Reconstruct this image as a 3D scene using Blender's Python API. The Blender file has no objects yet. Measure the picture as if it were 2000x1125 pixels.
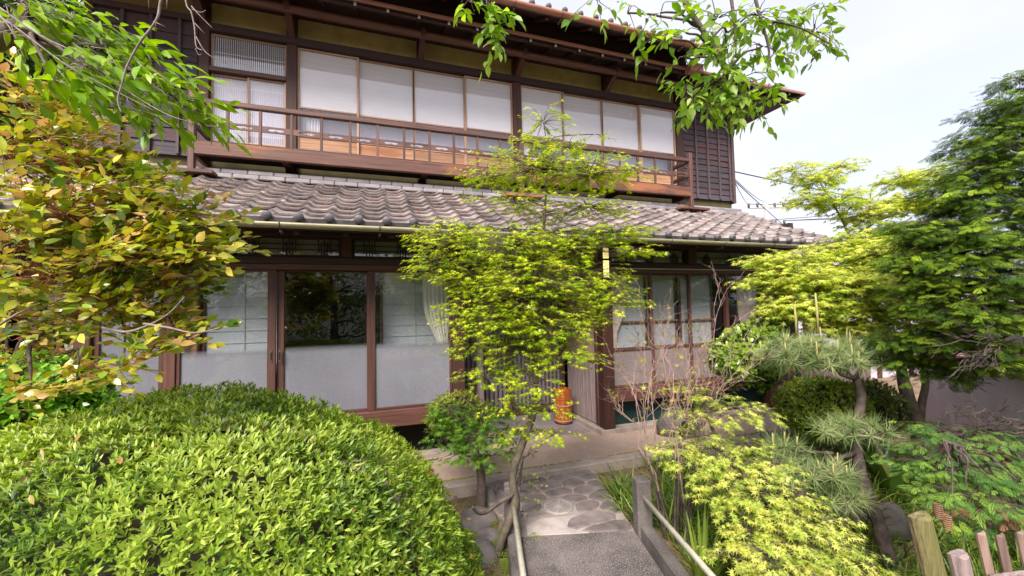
import bpy, math, random
import numpy as np
from math import sin, cos, pi, radians, sqrt, exp
from mathutils import Matrix, Vector
S = bpy.context.scene
C = S.collection
rng = np.random.default_rng(7)
random.seed(7)

# ---------------------------------------------------------------- camera, sky, sun, exposure
YAW, PITCH, ROLL, FPX = radians(18.915), radians(2.751), radians(-1.11), 800.0
CAM = np.array([0.0, -5.3, 1.85])
W_ = np.array([sin(YAW)*cos(PITCH), cos(YAW)*cos(PITCH), sin(PITCH)])
_r = np.array([cos(YAW), -sin(YAW), 0.0]); _u = np.cross(_r, W_)
R_ = cos(ROLL)*_r + sin(ROLL)*_u
U_ = -sin(ROLL)*_r + cos(ROLL)*_u
cam_d = bpy.data.cameras.new('camera'); cam = bpy.data.objects.new('camera', cam_d); C.objects.link(cam)
cam_d.sensor_width = 36.0; cam_d.lens = 36.0*FPX/2000.0; cam_d.clip_start = 0.05; cam_d.clip_end = 2000
M3 = np.stack([R_, U_, -W_], axis=1)
cam.matrix_world = Matrix([list(M3[0])+[CAM[0]], list(M3[1])+[CAM[1]], list(M3[2])+[CAM[2]], [0, 0, 0, 1]])
S.camera = cam
SUN_EL, SUN_AZ = radians(43), radians(217)      # azimuth clockwise from +Y: the sun stands behind the viewer's shoulder
sd = np.array([sin(SUN_AZ)*cos(SUN_EL), cos(SUN_AZ)*cos(SUN_EL), sin(SUN_EL)])
world = bpy.data.worlds.new('World'); S.world = world; world.use_nodes = True
nt = world.node_tree; nt.nodes.clear()
out = nt.nodes.new('ShaderNodeOutputWorld'); bg = nt.nodes.new('ShaderNodeBackground'); bg.inputs[1].default_value = 0.1
sky = nt.nodes.new('ShaderNodeTexSky'); sky.sky_type = 'NISHITA'; sky.sun_disc = False
sky.sun_elevation = SUN_EL; sky.sun_rotation = SUN_AZ; sky.dust_density = 3.0; sky.air_density = 1.0
tc = nt.nodes.new('ShaderNodeTexCoord'); mp = nt.nodes.new('ShaderNodeMapping'); mp.inputs['Scale'].default_value = (1, 1, 2.6)
ns = nt.nodes.new('ShaderNodeTexNoise'); ns.inputs['Scale'].default_value = 1.6; ns.inputs['Detail'].default_value = 6
rp = nt.nodes.new('ShaderNodeValToRGB')
rp.color_ramp.elements[0].position = .3; rp.color_ramp.elements[0].color = (.62, .62, .62, 1)
rp.color_ramp.elements[1].position = .7; rp.color_ramp.elements[1].color = (.95, .95, .95, 1)
mx = nt.nodes.new('ShaderNodeMixRGB'); mx.inputs[2].default_value = (4.35, 4.3, 4.75, 1)
nt.links.new(tc.outputs['Generated'], mp.inputs[0]); nt.links.new(mp.outputs[0], ns.inputs['Vector']); nt.links.new(ns.outputs[0], rp.inputs[0])
nt.links.new(rp.outputs[0], mx.inputs[0]); nt.links.new(sky.outputs[0], mx.inputs[1]); nt.links.new(mx.outputs[0], bg.inputs[0]); nt.links.new(bg.outputs[0], out.inputs[0])
sun_d = bpy.data.lights.new('sun', 'SUN'); sun_d.energy = 2.8; sun_d.angle = radians(28); sun_d.color = (1, .92, .84)
sun = bpy.data.objects.new('sun', sun_d); C.objects.link(sun)
sun.rotation_euler = Vector(tuple(sd)).to_track_quat('Z', 'Y').to_euler()
S.view_settings.view_transform = 'Standard'; S.view_settings.look = 'None'; S.view_settings.gamma = 1.0
S.view_settings.exposure = 1.42
S.cycles.use_denoising = True; S.cycles.max_bounces = 7; S.cycles.transparent_max_bounces = 10
S.cycles.diffuse_bounces = 4; S.cycles.glossy_bounces = 3; S.cycles.transmission_bounces = 4; S.cycles.caustics_reflective = False; S.cycles.caustics_refractive = False

def ray(x, y): return R_*(x-1000)/FPX - U_*(y-562.5)/FPX + W_
def at(x, y, d): return CAM + ray(x, y)*d              # the point seen at a photograph position, d metres deep
def atz(x, y, z): r = ray(x, y); return CAM + r*(z-CAM[2])/r[2]
def aty(x, y, Y): r = ray(x, y); return CAM + r*(Y-CAM[1])/r[1]

# ---------------------------------------------------------------- materials
def nmat(name):
    m = bpy.data.materials.new(name); m.use_nodes = True
    t = m.node_tree; b = t.nodes['Principled BSDF']
    return m, t, b, (lambda k: t.nodes.new('ShaderNode'+k)), t.links.new
def ramp(n, *stops):
    e = n.color_ramp.elements
    while len(e) < len(stops): e.new(.5)
    for el, (p, c) in zip(e, stops): el.position = p; el.color = tuple(c)+(1,)
def wood(name, c1, c2, axis='x', rough=.6, bump=.25, scale=1.0, blotch=None):
    m, t, b, N, L = nmat(name)
    tc, mp, n1, r, oi = N('TexCoord'), N('Mapping'), N('TexNoise'), N('ValToRGB'), N('ObjectInfo')
    s = {'x': (1.2, 26, 26), 'y': (26, 1.2, 26), 'z': (26, 26, 1.2)}[axis]
    mp.inputs['Scale'].default_value = tuple(v*scale for v in s)
    va = N('VectorMath'); va.operation = 'ADD'
    L(tc.outputs['Object'], va.inputs[0]); L(oi.outputs['Random'], va.inputs[1]); L(va.outputs[0], mp.inputs[0]); L(mp.outputs[0], n1.inputs['Vector'])
    n1.inputs['Scale'].default_value = 1.5; n1.inputs['Detail'].default_value = 7; n1.inputs['Roughness'].default_value = .65
    mid = tuple((a+c)/2 for a, c in zip(c1, c2)); ramp(r, (.28, c1), (.5, mid), (.74, c2)); L(n1.outputs[0], r.inputs[0])
    hv = N('HueSaturation'); mr = N('MapRange'); mr.inputs[3].default_value = .72; mr.inputs[4].default_value = 1.25
    L(oi.outputs['Random'], mr.inputs[0]); L(mr.outputs[0], hv.inputs['Value']); L(r.outputs[0], hv.inputs['Color'])
    last = hv.outputs[0]
    if blotch:
        n2 = N('TexNoise'); n2.inputs['Scale'].default_value = 2.2; n2.inputs['Detail'].default_value = 8
        mp2 = N('Mapping'); mp2.inputs['Scale'].default_value = tuple(.5 if v < 2 else 2.2 for v in s); L(tc.outputs['Object'], mp2.inputs[0]); L(mp2.outputs[0], n2.inputs['Vector'])
        r2 = N('ValToRGB'); ramp(r2, (.52, (0, 0, 0)), (.66, (1, 1, 1))); L(n2.outputs[0], r2.inputs[0])
        mm = N('MixRGB'); L(r2.outputs[0], mm.inputs[0]); L(last, mm.inputs[1]); mm.inputs[2].default_value = tuple(blotch)+(1,); last = mm.outputs[0]
    L(last, b.inputs['Base Color']); b.inputs['Roughness'].default_value = rough
    bp = N('Bump'); bp.inputs['Strength'].default_value = bump; bp.inputs['Distance'].default_value = .01; L(n1.outputs[0], bp.inputs['Height']); L(bp.outputs[0], b.inputs['Normal'])
    return m
def rockmat(name, c1, c2, c3=None, scale=8, fine=120, rough=.85, bump=.4, speck=None, speck_at=.62, rnd=.0):
    m, t, b, N, L = nmat(name)
    tc, n1, n2, r, oi = N('TexCoord'), N('TexNoise'), N('TexNoise'), N('ValToRGB'), N('ObjectInfo')
    sv = N('VectorMath'); sv.operation = 'SCALE'; sv.inputs[0].default_value = (9, 5, 7); L(oi.outputs['Random'], sv.inputs['Scale'])
    va = N('VectorMath'); va.operation = 'ADD'; L(tc.outputs['Object'], va.inputs[0]); L(sv.outputs[0], va.inputs[1])
    L(va.outputs[0], n1.inputs['Vector']); L(va.outputs[0], n2.inputs['Vector'])
    n1.inputs['Scale'].default_value = scale; n1.inputs['Detail'].default_value = 8; n1.inputs['Roughness'].default_value = .62
    n2.inputs['Scale'].default_value = fine; n2.inputs['Detail'].default_value = 3
    st = [(.32, c1), (.6, c2)] + ([(.78, c3)] if c3 else [])
    ramp(r, *st); L(n1.outputs[0], r.inputs[0]); last = r.outputs[0]
    if speck:
        r2 = N('ValToRGB'); ramp(r2, (speck_at, (0, 0, 0)), (speck_at+.06, (1, 1, 1))); L(n2.outputs[0], r2.inputs[0])
        mm = N('MixRGB'); L(r2.outputs[0], mm.inputs[0]); L(last, mm.inputs[1]); mm.inputs[2].default_value = tuple(speck)+(1,); last = mm.outputs[0]
    if rnd:
        hv = N('HueSaturation'); mr = N('MapRange'); mr.inputs[3].default_value = 1-rnd; mr.inputs[4].default_value = 1+rnd
        L(oi.outputs['Random'], mr.inputs[0]); L(mr.outputs[0], hv.inputs['Value']); L(last, hv.inputs['Color']); last = hv.outputs[0]
    L(last, b.inputs['Base Color']); b.inputs['Roughness'].default_value = rough
    bp = N('Bump'); bp.inputs['Strength'].default_value = bump; bp.inputs['Distance'].default_value = .006
    ad = N('Math'); ad.operation = 'ADD'; L(n1.outputs[0], ad.inputs[0]); L(n2.outputs[0], ad.inputs[1]); L(ad.outputs[0], bp.inputs['Height']); L(bp.outputs[0], b.inputs['Normal'])
    return m
def leafmat(name, col=None, trans=.35, rough=.42, spec=.5, var=.25, back=None):
    """leaf: per-leaf colour from the attribute lc, or from col with a random shift per object"""
    m, t, b, N, L = nmat(name)
    oi = N('ObjectInfo')
    if col is None:
        a = N('Attribute'); a.attribute_name = 'lc'; c = a.outputs['Color']
    else:
        r = N('ValToRGB'); k = len(col); ramp(r, *[(i/(k-1), x) for i, x in enumerate(col)]); L(oi.outputs['Random'], r.inputs[0]); c = r.outputs[0]
    tc, n1 = N('TexCoord'), N('TexNoise'); L(tc.outputs['Object'], n1.inputs['Vector']); n1.inputs['Scale'].default_value = 60 if col is None else 3
    n1.inputs['Detail'].default_value = 3
    hv = N('HueSaturation'); mr = N('MapRange'); mr.inputs[3].default_value = 1-var; mr.inputs[4].default_value = 1+var; L(n1.outputs[0], mr.inputs[0])
    L(mr.outputs[0], hv.inputs['Value']); L(c, hv.inputs['Color'])
    L(hv.outputs[0], b.inputs['Base Color']); b.inputs['Roughness'].default_value = rough; b.inputs['Specular IOR Level'].default_value = spec
    tr = N('BsdfTranslucent'); hs = N('HueSaturation'); hs.inputs['Value'].default_value = 1.5; hs.inputs['Saturation'].default_value = 1.1; L(hv.outputs[0], hs.inputs['Color']); L(hs.outputs[0], tr.inputs[0])
    mx = N('MixShader'); mx.inputs[0].default_value = trans; o = t.nodes['Material Output']
    L(b.outputs[0], mx.inputs[1]); L(tr.outputs[0], mx.inputs[2]); L(mx.outputs[0], o.inputs[0])
    return m
def plain(name, c, rough=.6, metal=0, noise=.12, scale=9, bump=.0, stretch=None):
    m, t, b, N, L = nmat(name)
    tc, n1, hv, mr, mp = N('TexCoord'), N('TexNoise'), N('HueSaturation'), N('MapRange'), N('Mapping')
    if stretch: mp.inputs['Scale'].default_value = stretch
    L(tc.outputs['Object'], mp.inputs[0]); L(mp.outputs[0], n1.inputs['Vector']); n1.inputs['Scale'].default_value = scale; n1.inputs['Detail'].default_value = 7
    mr.inputs[1].default_value = .25; mr.inputs[2].default_value = .75
    mr.inputs[3].default_value = 1-noise; mr.inputs[4].default_value = 1+noise; L(n1.outputs[0], mr.inputs[0]); L(mr.outputs[0], hv.inputs['Value']); hv.inputs['Color'].default_value = tuple(c)+(1,)
    L(hv.outputs[0], b.inputs['Base Color']); b.inputs['Roughness'].default_value = rough; b.inputs['Metallic'].default_value = metal
    if bump:
        bp = N('Bump'); bp.inputs['Strength'].default_value = bump; bp.inputs['Distance'].default_value = .01; L(n1.outputs[0], bp.inputs['Height']); L(bp.outputs[0], b.inputs['Normal'])
    return m
def glassmat(name, tint=(.96, .97, .97), ripple=.02, f0=.06):
    m, t, b, N, L = nmat(name); t.nodes.remove(b)
    tr, gl, lw, mx, o = N('BsdfTransparent'), N('BsdfGlossy'), N('LayerWeight'), N('MixShader'), t.nodes['Material Output']
    tr.inputs[0].default_value = tint+(1,); gl.inputs['Roughness'].default_value = .008; gl.inputs['Color'].default_value = (1, 1, 1, 1); lw.inputs['Blend'].default_value = .5
    pw, ml = N('Math'), N('Math'); pw.operation = 'POWER'; pw.inputs[1].default_value = 5; L(lw.outputs['Facing'], pw.inputs[0])
    ml.operation = 'MULTIPLY_ADD'; ml.inputs[1].default_value = 1-f0; ml.inputs[2].default_value = f0; L(pw.outputs[0], ml.inputs[0])
    tc, n1, bp = N('TexCoord'), N('TexNoise'), N('Bump'); L(tc.outputs['Object'], n1.inputs['Vector']); n1.inputs['Scale'].default_value = 1.6; n1.inputs['Detail'].default_value = 0
    bp.inputs['Strength'].default_value = ripple; bp.inputs['Distance'].default_value = .1; L(n1.outputs[0], bp.inputs['Height']); L(bp.outputs[0], gl.inputs['Normal'])
    L(ml.outputs[0], mx.inputs[0]); L(tr.outputs[0], mx.inputs[1]); L(gl.outputs[0], mx.inputs[2]); L(mx.outputs[0], o.inputs[0])
    return m
DK1, DK2 = (.022, .008, .006), (.075, .026, .018)
M = dict(
    beam=wood('dark_beam_wood', (.02, .009, .007), (.06, .024, .018), 'x'),
    post=wood('dark_post_wood', (.03, .010, .008), (.10, .034, .024), 'z'),
    ybeam=wood('dark_rafter_wood', (.02, .009, .007), (.07, .03, .022), 'y'),
    purlin=wood('purlin_wood', (.05, .018, .012), (.15, .06, .036), 'x'),
    rail=wood('railing_wood', (.045, .019, .015), (.17, .08, .06), 'x', blotch=None),
    railz=wood('railing_upright_wood', (.04, .018, .014), (.16, .075, .056), 'z'),
    base=wood('blotched_base_beam', (.05, .02, .015), (.17, .072, .05), 'x', blotch=(.3, .115, .05), bump=.4),  # railing base wood with orange blotches
    sashz=wood('sash_wood_upright', (.3, .17, .11), (.6, .4, .28), 'z'),
    sashx=wood('sash_wood_level', (.3, .17, .11), (.6, .4, .28), 'x'),
    lowz=wood('brown_sash_upright', (.05, .019, .014), (.155, .064, .046), 'z'),
    lowx=wood('brown_sash_level', (.045, .017, .013), (.14, .056, .041), 'x'),
    orange=wood('orange_panel_wood', (.24, .10, .045), (.56, .33, .2), 'x', blotch=(.36, .14, .06), scale=.8),
    board=wood('charred_board', (.024, .019, .026), (.085, .066, .084), 'x', bump=.8, rough=.75, blotch=(.075, .036, .038)),
    batten=wood('board_batten', (.035, .022, .025), (.13, .085, .085), 'z', rough=.7),
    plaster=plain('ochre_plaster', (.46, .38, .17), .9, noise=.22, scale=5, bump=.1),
    plastershade=plain('shade_toned_low_plaster', (.07, .055, .02), .9, noise=.25, scale=5, bump=.1), plasterp=plain('pink_beige_plaster', (.42, .29, .22), .9, noise=.12, bump=.1),  # low plaster coloured darker to paint in the shade beneath the balcony
    white=plain('white_screen', (.88, .85, .87), .8, noise=.05, scale=3, stretch=(1, 1, 8)),
    curtain=plain('cream_curtain', (.72, .70, .64), .85, noise=.08, scale=6, stretch=(12, 12, .5)),
    curtainp=plain('pink_curtain', (.72, .6, .55), .85, noise=.08, scale=6, stretch=(12, 12, .5)),
    pale=plain('pale_inner_curtain', (.8, .78, .9), .85, noise=.08, scale=2, stretch=(3, 1, .3)),
    paper=plain('shoji_paper', (.52, .56, .60), .9, noise=.06, scale=2),
    frost=plain('frosted_glass', (.30, .29, .345), .45, noise=.10, scale=2.2),
    frostp=plain('frosted_glass_warm', (.34, .27, .27), .45, noise=.16, scale=2.2),
    glass=glassmat('window_glass'), glassu=glassmat('upper_window_glass', (.97, .97, .98), .012, .06),
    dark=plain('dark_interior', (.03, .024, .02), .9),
    metal=plain('gutter_metal', (.30, .27, .17), .45, metal=.3, noise=.3, scale=14, stretch=(.6, 4, 4)),
    copper=plain('copper_gutter', (.36, .17, .11), .5, metal=.25, noise=.25, scale=10, stretch=(.6, 4, 4)),
    iron=plain('iron', (.12, .08, .07), .6, metal=.5), white_tip=plain('white_rafter_tip', (.75, .75, .78), .6),
    net=plain('teal_net', (.012, .05, .05), .8, noise=.6, scale=30, stretch=(1, 1, 6)),
    strip=plain('cream_strip', (.55, .5, .38), .6), black=plain('black_gap', (.006, .005, .005), .9),
    granite=rockmat('grey_granite', (.06, .053, .053), (.15, .13, .125), (.2, .18, .17), scale=4, fine=200, speck=(.34, .31, .31), speck_at=.6, bump=.5),
    deck=rockmat('bridge_deck_granite', (.05, .044, .046), (.15, .125, .125), (.21, .175, .165), scale=3.2, fine=130, speck=(.46, .41, .41), speck_at=.575, bump=.6),
    kerb=rockmat('pale_kerb_stone', (.26, .21, .185), (.42, .345, .305), scale=4, fine=190, speck=(.25, .2, .18), speck_at=.6, bump=.3),
    paving=rockmat('aggregate_paving', (.34, .245, .195), (.5, .375, .305), scale=1.6, fine=150, speck=(.25, .17, .14), speck_at=.55, bump=.7),
    slab=rockmat('entrance_slab', (.17, .14, .15), (.26, .22, .23), scale=3, fine=60, bump=.3),
    flag=rockmat('paving_stone', (.11, .09, .09), (.21, .172, .17), (.27, .225, .205), scale=6, fine=90, bump=.5, rnd=.25),
    mortar=rockmat('path_mortar', (.24, .19, .17), (.36, .30, .27), scale=9, fine=140, bump=.6),
    mortarp=rockmat('pale_mortar', (.32, .27, .26), (.46, .40, .385), scale=7, fine=120, bump=.5),
    mill=rockmat('millstone', (.28, .25, .24), (.44, .40, .38), scale=9, fine=160, bump=.3),
    rock=rockmat('garden_rock', (.07, .06, .06), (.2, .17, .165), (.13, .14, .08), scale=4, fine=50, bump=.8, rnd=.15),
    soil=rockmat('soil', (.09, .062, .035), (.26, .17, .11), (.13, .15, .05), scale=2.6, fine=60, bump=.8, speck=(.05, .07, .015), speck_at=.6),
    moss=rockmat('moss', (.10, .12, .015), (.22, .24, .03), scale=30, fine=200, bump=1),
    tile=rockmat('roof_tile_clay', (.11, .092, .09), (.30, .252, .245), (.41, .34, .32), scale=5, fine=38, rough=.42, bump=.2, rnd=.35, speck=(.45, .2, .09), speck_at=.655), tilecap=rockmat('eave_cap_clay', (.07, .065, .08), (.16, .15, .17), scale=7, fine=50, rough=.5, bump=.2, rnd=.2),
    ridge=rockmat('ridge_tile_clay', (.17, .155, .165), (.31, .28, .295), scale=4, fine=45, rough=.55, bump=.15, rnd=.18),
    mossy=wood('mossy_post_wood', (.07, .055, .03), (.34, .28, .13), 'z', rough=.9, bump=1, blotch=(.17, .18, .04), scale=2.2),
    grey=wood('weathered_grey_wood', (.14, .1, .1), (.4, .31, .3), 'z', rough=.85, bump=.7),
    picket=wood('brown_picket_wood', (.15, .095, .075), (.40, .28, .23), 'z', rough=.8, bump=.5),
    log=wood('weathered_log', (.2, .14, .14), (.52, .4, .4), 'z', rough=.85, bump=.8),
    tub=wood('orange_lacquer_wood', (.38, .085, .022), (.56, .16, .045), 'z', rough=.3, bump=.05),
    rope=plain('pale_hoop', (.6, .42, .28), .6), whitepipe=plain('white_painted_pipe', (.82, .76, .64), .5, noise=.15, scale=20),
    plaque=wood('yellow_plaque_wood', (.72, .58, .16), (.88, .78, .36), 'z'),
    latt=plain('lattice_grey', (.44, .475, .505), .8), bark=rockmat('bark_brown', (.04, .03, .026), (.13, .097, .085), scale=14, fine=90, bump=1),
    barkg=rockmat('bark_green_grey', (.05, .042, .028), (.14, .115, .08), (.11, .12, .05), scale=12, fine=70, bump=.9),
    twig=rockmat('twig_grey', (.12, .095, .09), (.3, .245, .235), scale=30, fine=90, bump=.3),
    twigp=rockmat('twig_pinkish', (.22, .13, .12), (.45, .3, .28), scale=30, fine=90, bump=.3),
    twigr=rockmat('twig_red', (.2, .06, .03), (.38, .13, .07), scale=30, fine=90, bump=.2),
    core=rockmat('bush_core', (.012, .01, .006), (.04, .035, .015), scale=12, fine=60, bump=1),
    leaf=leafmat('leaf', trans=.38), clipped=leafmat('clipped_leaf', trans=.3), gloss=leafmat('glossy_leaf', rough=.22, spec=.7, trans=.25), needle=leafmat('needle', trans=.10, rough=.75, spec=.12),
    wall=plain('purple_grey_wall', (.66, .6, .7), .9, noise=.12, scale=3, bump=.1), wallw=plain('white_neighbour_wall', (.6, .58, .6), .9),
    coping=wood('red_brown_coping', (.2, .06, .035), (.4, .15, .1), 'x'), fenceb=wood('purple_brown_fence_board', (.12, .075, .08), (.28, .19, .2), 'z'),
    concrete=plain('pole_concrete', (.4, .39, .39), .8), wire=plain('wire_black', (.04, .04, .06), .6),
    candle=plain('pine_candle', (.38, .34, .13), .7, noise=.2, scale=40),
    camleaf=leafmat('camellia_leaf', [(.07, .16, .025), (.2, .29, .03), (.3, .38, .035), (.38, .44, .045), (.45, .48, .055), (.5, .46, .07), (.53, .40, .09), (.58, .32, .15)], rough=.22, spec=.7, trans=.25),
    cherleaf=leafmat('cherry_leaf', [(.09, .2, .02), (.15, .28, .025), (.22, .35, .03), (.28, .4, .05)], rough=.4, trans=.62),
    brightleaf=leafmat('bright_cherry_leaf', [(.14, .30, .015), (.26, .42, .02), (.2, .38, .02), (.34, .48, .04)], rough=.35, trans=.4),
    broad=leafmat('broad_strap_leaf', [(.04, .1, .015), (.09, .16, .025), (.16, .2, .03), (.3, .28, .06)], rough=.3, trans=.25),
    fern=leafmat('fern_leaf', [(.2, .3, .04), (.28, .36, .06)], trans=.4), green_dark=leafmat('dark_leaf', [(.02, .05, .01), (.04, .08, .015)], trans=.2),
    acunit=plain('grey_plastic', (.5, .5, .52), .5), cone=wood('brown_cone', (.16, .08, .045), (.36, .2, .12), 'z'),
)

def fade_top(m, z0, z1):
    """frosting that thins out to clear glass between two heights"""
    t = m.node_tree; N = lambda k: t.nodes.new('ShaderNode'+k); L = t.links.new
    tc, sp, mr, tr, mx = N('TexCoord'), N('SeparateXYZ'), N('MapRange'), N('BsdfTransparent'), N('MixShader')
    L(tc.outputs['Object'], sp.inputs[0]); L(sp.outputs['Z'], mr.inputs[0]); mr.inputs[1].default_value = z0; mr.inputs[2].default_value = z1; mr.interpolation_type = 'SMOOTHSTEP'
    L(mr.outputs[0], mx.inputs[0]); L(t.nodes['Principled BSDF'].outputs[0], mx.inputs[1]); L(tr.outputs[0], mx.inputs[2]); L(mx.outputs[0], t.nodes['Material Output'].inputs[0]); return m
M['frostf'] = fade_top(plain('fading_frosted_glass', (.30, .29, .345), .45, noise=.22, scale=1.3, stretch=(1, 1, .35)), 1.36, 1.46)

# ---------------------------------------------------------------- object helpers
def link(o, parent=None):
    C.objects.link(o)
    if parent is not None:
        o.parent = parent
        if parent.type == 'EMPTY': o.matrix_parent_inverse = Matrix.Translation(-parent.location)
    return o
def tag(o, label=None, cat=None, group=None, kind=None):
    if label: o['label'] = label
    if cat: o['category'] = cat
    if group: o['group'] = group
    if kind: o['kind'] = kind
    return o
def thing(name, loc, label, cat, group=None):
    o = bpy.data.objects.new(name, None); o.location = tuple(float(v) for v in loc); o.empty_display_size = .1
    link(o); return tag(o, label, cat, group)
class MB:
    """collects faces in world coordinates and links them as one mesh object"""
    def __init__(s): s.v = []; s.f = []; s.n = 0
    def add(s, v, f):
        v = np.asarray(v, float); s.v.append(v); s.f += [tuple(int(i)+s.n for i in q) for q in f]; s.n += len(v); return s
    def box(s, lo, hi, b=.004, rot=None, piv=None):
        lo = np.array(lo, float); hi = np.array(hi, float)
        lo, hi = np.minimum(lo, hi), np.maximum(lo, hi)
        b = min(b, .3*float((hi-lo).min())); vs = []
        idx = {}
        for i in (0, 1):
            for j in (0, 1):
                for k in (0, 1):
                    c = np.array([(lo, hi)[i][0], (lo, hi)[j][1], (lo, hi)[k][2]]); sg = np.array([1-2*i, 1-2*j, 1-2*k])*b
                    for ax in range(3):
                        q = c+sg; q[ax] = c[ax]; idx[(i, j, k, ax)] = len(vs); vs.append(q)
        f = []
        for ax in range(3):
            o1, o2 = [(1, 2), (2, 0), (0, 1)][ax]
            for s_ in (0, 1):
                def key(a, c):
                    t = [0, 0, 0]; t[ax] = s_; t[o1] = a; t[o2] = c; return idx[tuple(t)+(ax,)]
                q = [key(0, 0), key(1, 0), key(1, 1), key(0, 1)]; f.append(q if s_ else q[::-1])
            for a in (0, 1):
                for c in (0, 1):
                    def e(end, face):
                        t = [0, 0, 0]; t[ax] = end; t[o1] = a; t[o2] = c; return idx[tuple(t)+(face,)]
                    q = [e(0, o1), e(1, o1), e(1, o2), e(0, o2)]; f.append(q if (a == c) else q[::-1])
        for (i, j, k) in [(i, j, k) for i in (0, 1) for j in (0, 1) for k in (0, 1)]:
            q = [idx[(i, j, k, 0)], idx[(i, j, k, 1)], idx[(i, j, k, 2)]]; f.append(q[::-1] if (i+j+k) % 2 == 0 else q)
        v = np.array(vs)
        if rot is not None:
            p = np.array(piv if piv is not None else (lo+hi)/2, float); v = (v-p)@np.array(rot).T+p
        return s.add(v, f)
    def tube(s, pts, rad, n=6, cap=True):
        pts = np.array(pts, float); k = len(pts); rad = np.full(k, rad, float) if np.isscalar(rad) else np.array(rad, float)
        d = np.gradient(pts, axis=0); d /= np.linalg.norm(d, axis=1)[:, None]+1e-9
        ref = np.array([0, 0, 1.]) if abs(d[0][2]) < .9 else np.array([1., 0, 0]); vs = []
        a = np.cross(d[0], ref); a /= np.linalg.norm(a)
        for i in range(k):
            a = a-d[i]*(a@d[i]); a /= np.linalg.norm(a)+1e-9; c = np.cross(d[i], a)
            for j in range(n):
                t = 2*pi*j/n; vs.append(pts[i]+rad[i]*(cos(t)*a+sin(t)*c))
        f = [(i*n+j, i*n+(j+1) % n, (i+1)*n+(j+1) % n, (i+1)*n+j) for i in range(k-1) for j in range(n)]
        if cap: f += [tuple(range(n))[::-1], tuple((k-1)*n+j for j in range(n))]
        return s.add(vs, f)
    def prism(s, poly, z0, z1, inset=0.0):
        poly = np.array(poly, float); n = len(poly); c = poly.mean(0); top = c+(poly-c)*(1-inset)
        v = [(x, y, z0) for x, y in poly]+[(x, y, z1-.3*(z1-z0)*(inset > 0)) for x, y in poly]+[(x, y, z1) for x, y in top]
        f = [tuple(range(n))[::-1]]+[(i, (i+1) % n, n+(i+1) % n, n+i) for i in range(n)]+[(n+i, n+(i+1) % n, 2*n+(i+1) % n, 2*n+i) for i in range(n)]+[tuple(range(2*n, 3*n))]
        return s.add(v, f)
    def quad(s, a, b, c, d): return s.add([a, b, c, d], [(0, 1, 2, 3)])
    def mesh(s, name, mat, smooth=False):
        me = bpy.data.meshes.new(name); me.from_pydata(np.concatenate(s.v).tolist(), [], s.f)
        if mat: me.materials.append(mat if not isinstance(mat, str) else M[mat])
        if smooth: me.polygons.foreach_set('use_smooth', [True]*len(me.polygons))
        me.update(); return me
    def build(s, name, mat, parent=None, smooth=False):
        return link(bpy.data.objects.new(name, s.mesh(name, mat, smooth)), parent)
def bx(name, mat, parent, lo, hi, b=.004): return MB().box(lo, hi, b).build(name, mat, parent)
def smoothpath(p, k=6):
    p = np.array(p, float); n = len(p)
    if n < 3: return p
    o = []
    for i in range(n-1):
        p0, p1, p2, p3 = p[max(i-1, 0)], p[i], p[i+1], p[min(i+2, n-1)]
        for t in np.linspace(0, 1, k, endpoint=False):
            o.append(.5*((2*p1)+(-p0+p2)*t+(2*p0-5*p1+4*p2-p3)*t*t+(-p0+3*p1-3*p2+p3)*t**3))
    return np.array(o+[p[-1]])
def hash3(p, f, s=0.0):
    return np.sin(p[:, 0]*f*1.0+s)*np.sin(p[:, 1]*f*1.31+1.7*s+1)*np.sin(p[:, 2]*f*.87+2.3*s+2)

# ---------------------------------------------------------------- ground, paving, path
def gh(x, y):
    """height of the garden ground"""
    x = np.asarray(x, float); y = np.asarray(y, float)
    h = -.095+.025*np.sin(x*1.7+.4)*np.sin(y*1.3+1)
    ch = (y+3.25+.25*np.sin(x*.8))                              # dry stream bed under the bridge
    h = h-.5*np.exp(-(ch/.55)**4)*np.clip((x+.2)/1.0, 0, 1)
    h = h-.2*np.clip((x-2.4)/1.0, 0, 1)*np.clip((-1.0-y)/.6, 0, 1)
    return h
gx = np.concatenate([[-200, -60, -20], np.arange(-8, 14.01, .14), [25, 70, 200]])
gy = np.concatenate([[-200, -60, -20], np.arange(-9, 2.01, .14), [8, 20, 70, 200]])
GX, GY = np.meshgrid(gx, gy); GZ = np.where(GY < .9, gh(GX, GY), -.16)
GZ = np.where((GY > -1.0) & (GX < 6.7) & (GX > -4.2), -.2, GZ)
nx, ny = len(gx), len(gy)
gm = MB().add(np.stack([GX.ravel(), GY.ravel(), GZ.ravel()], 1), [(j*nx+i, j*nx+i+1, (j+1)*nx+i+1, (j+1)*nx+i) for j in range(ny-1) for i in range(nx-1)])
tag(gm.build('ground', 'soil', smooth=True), 'brown garden soil with thin grass around the stone path', kind='structure')
pav = bx('pavement', 'paving', None, (-4.1, -.80, -.3), (6.6, 1.2, 0), .003); tag(pav, 'pink beige exposed aggregate paving before the entrance', kind='structure')
for i in range(9):
    x0 = -4.1+i*1.19; bx('kerb_stone', 'kerb', pav, (x0+.003, -.97, -.3), (x0+1.187, -.812, .004), .008)
mm = MB()
for i in range(700):
    x = rng.uniform(-.5, 5.4); s_ = .5+.5*sin(x*3.1)*sin(x*1.3+1)+rng.uniform(-.3, .3)
    if s_ < .35: continue
    r = .006+.012*rng.random(); c = np.array([x, -.803+rng.normal(0, .006), .001]); a = np.arange(5)*2*pi/5+rng.random()
    mm.add(np.concatenate([np.stack([c[0]+r*2*np.cos(a), c[1]+r*.8*np.sin(a), np.full(5, c[2])], 1), [c+np.array([0, 0, r*.8])]]), [(j, (j+1) % 5, 5) for j in range(5)])
tag(mm.build('moss', 'moss', pav), kind='stuff')
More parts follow.
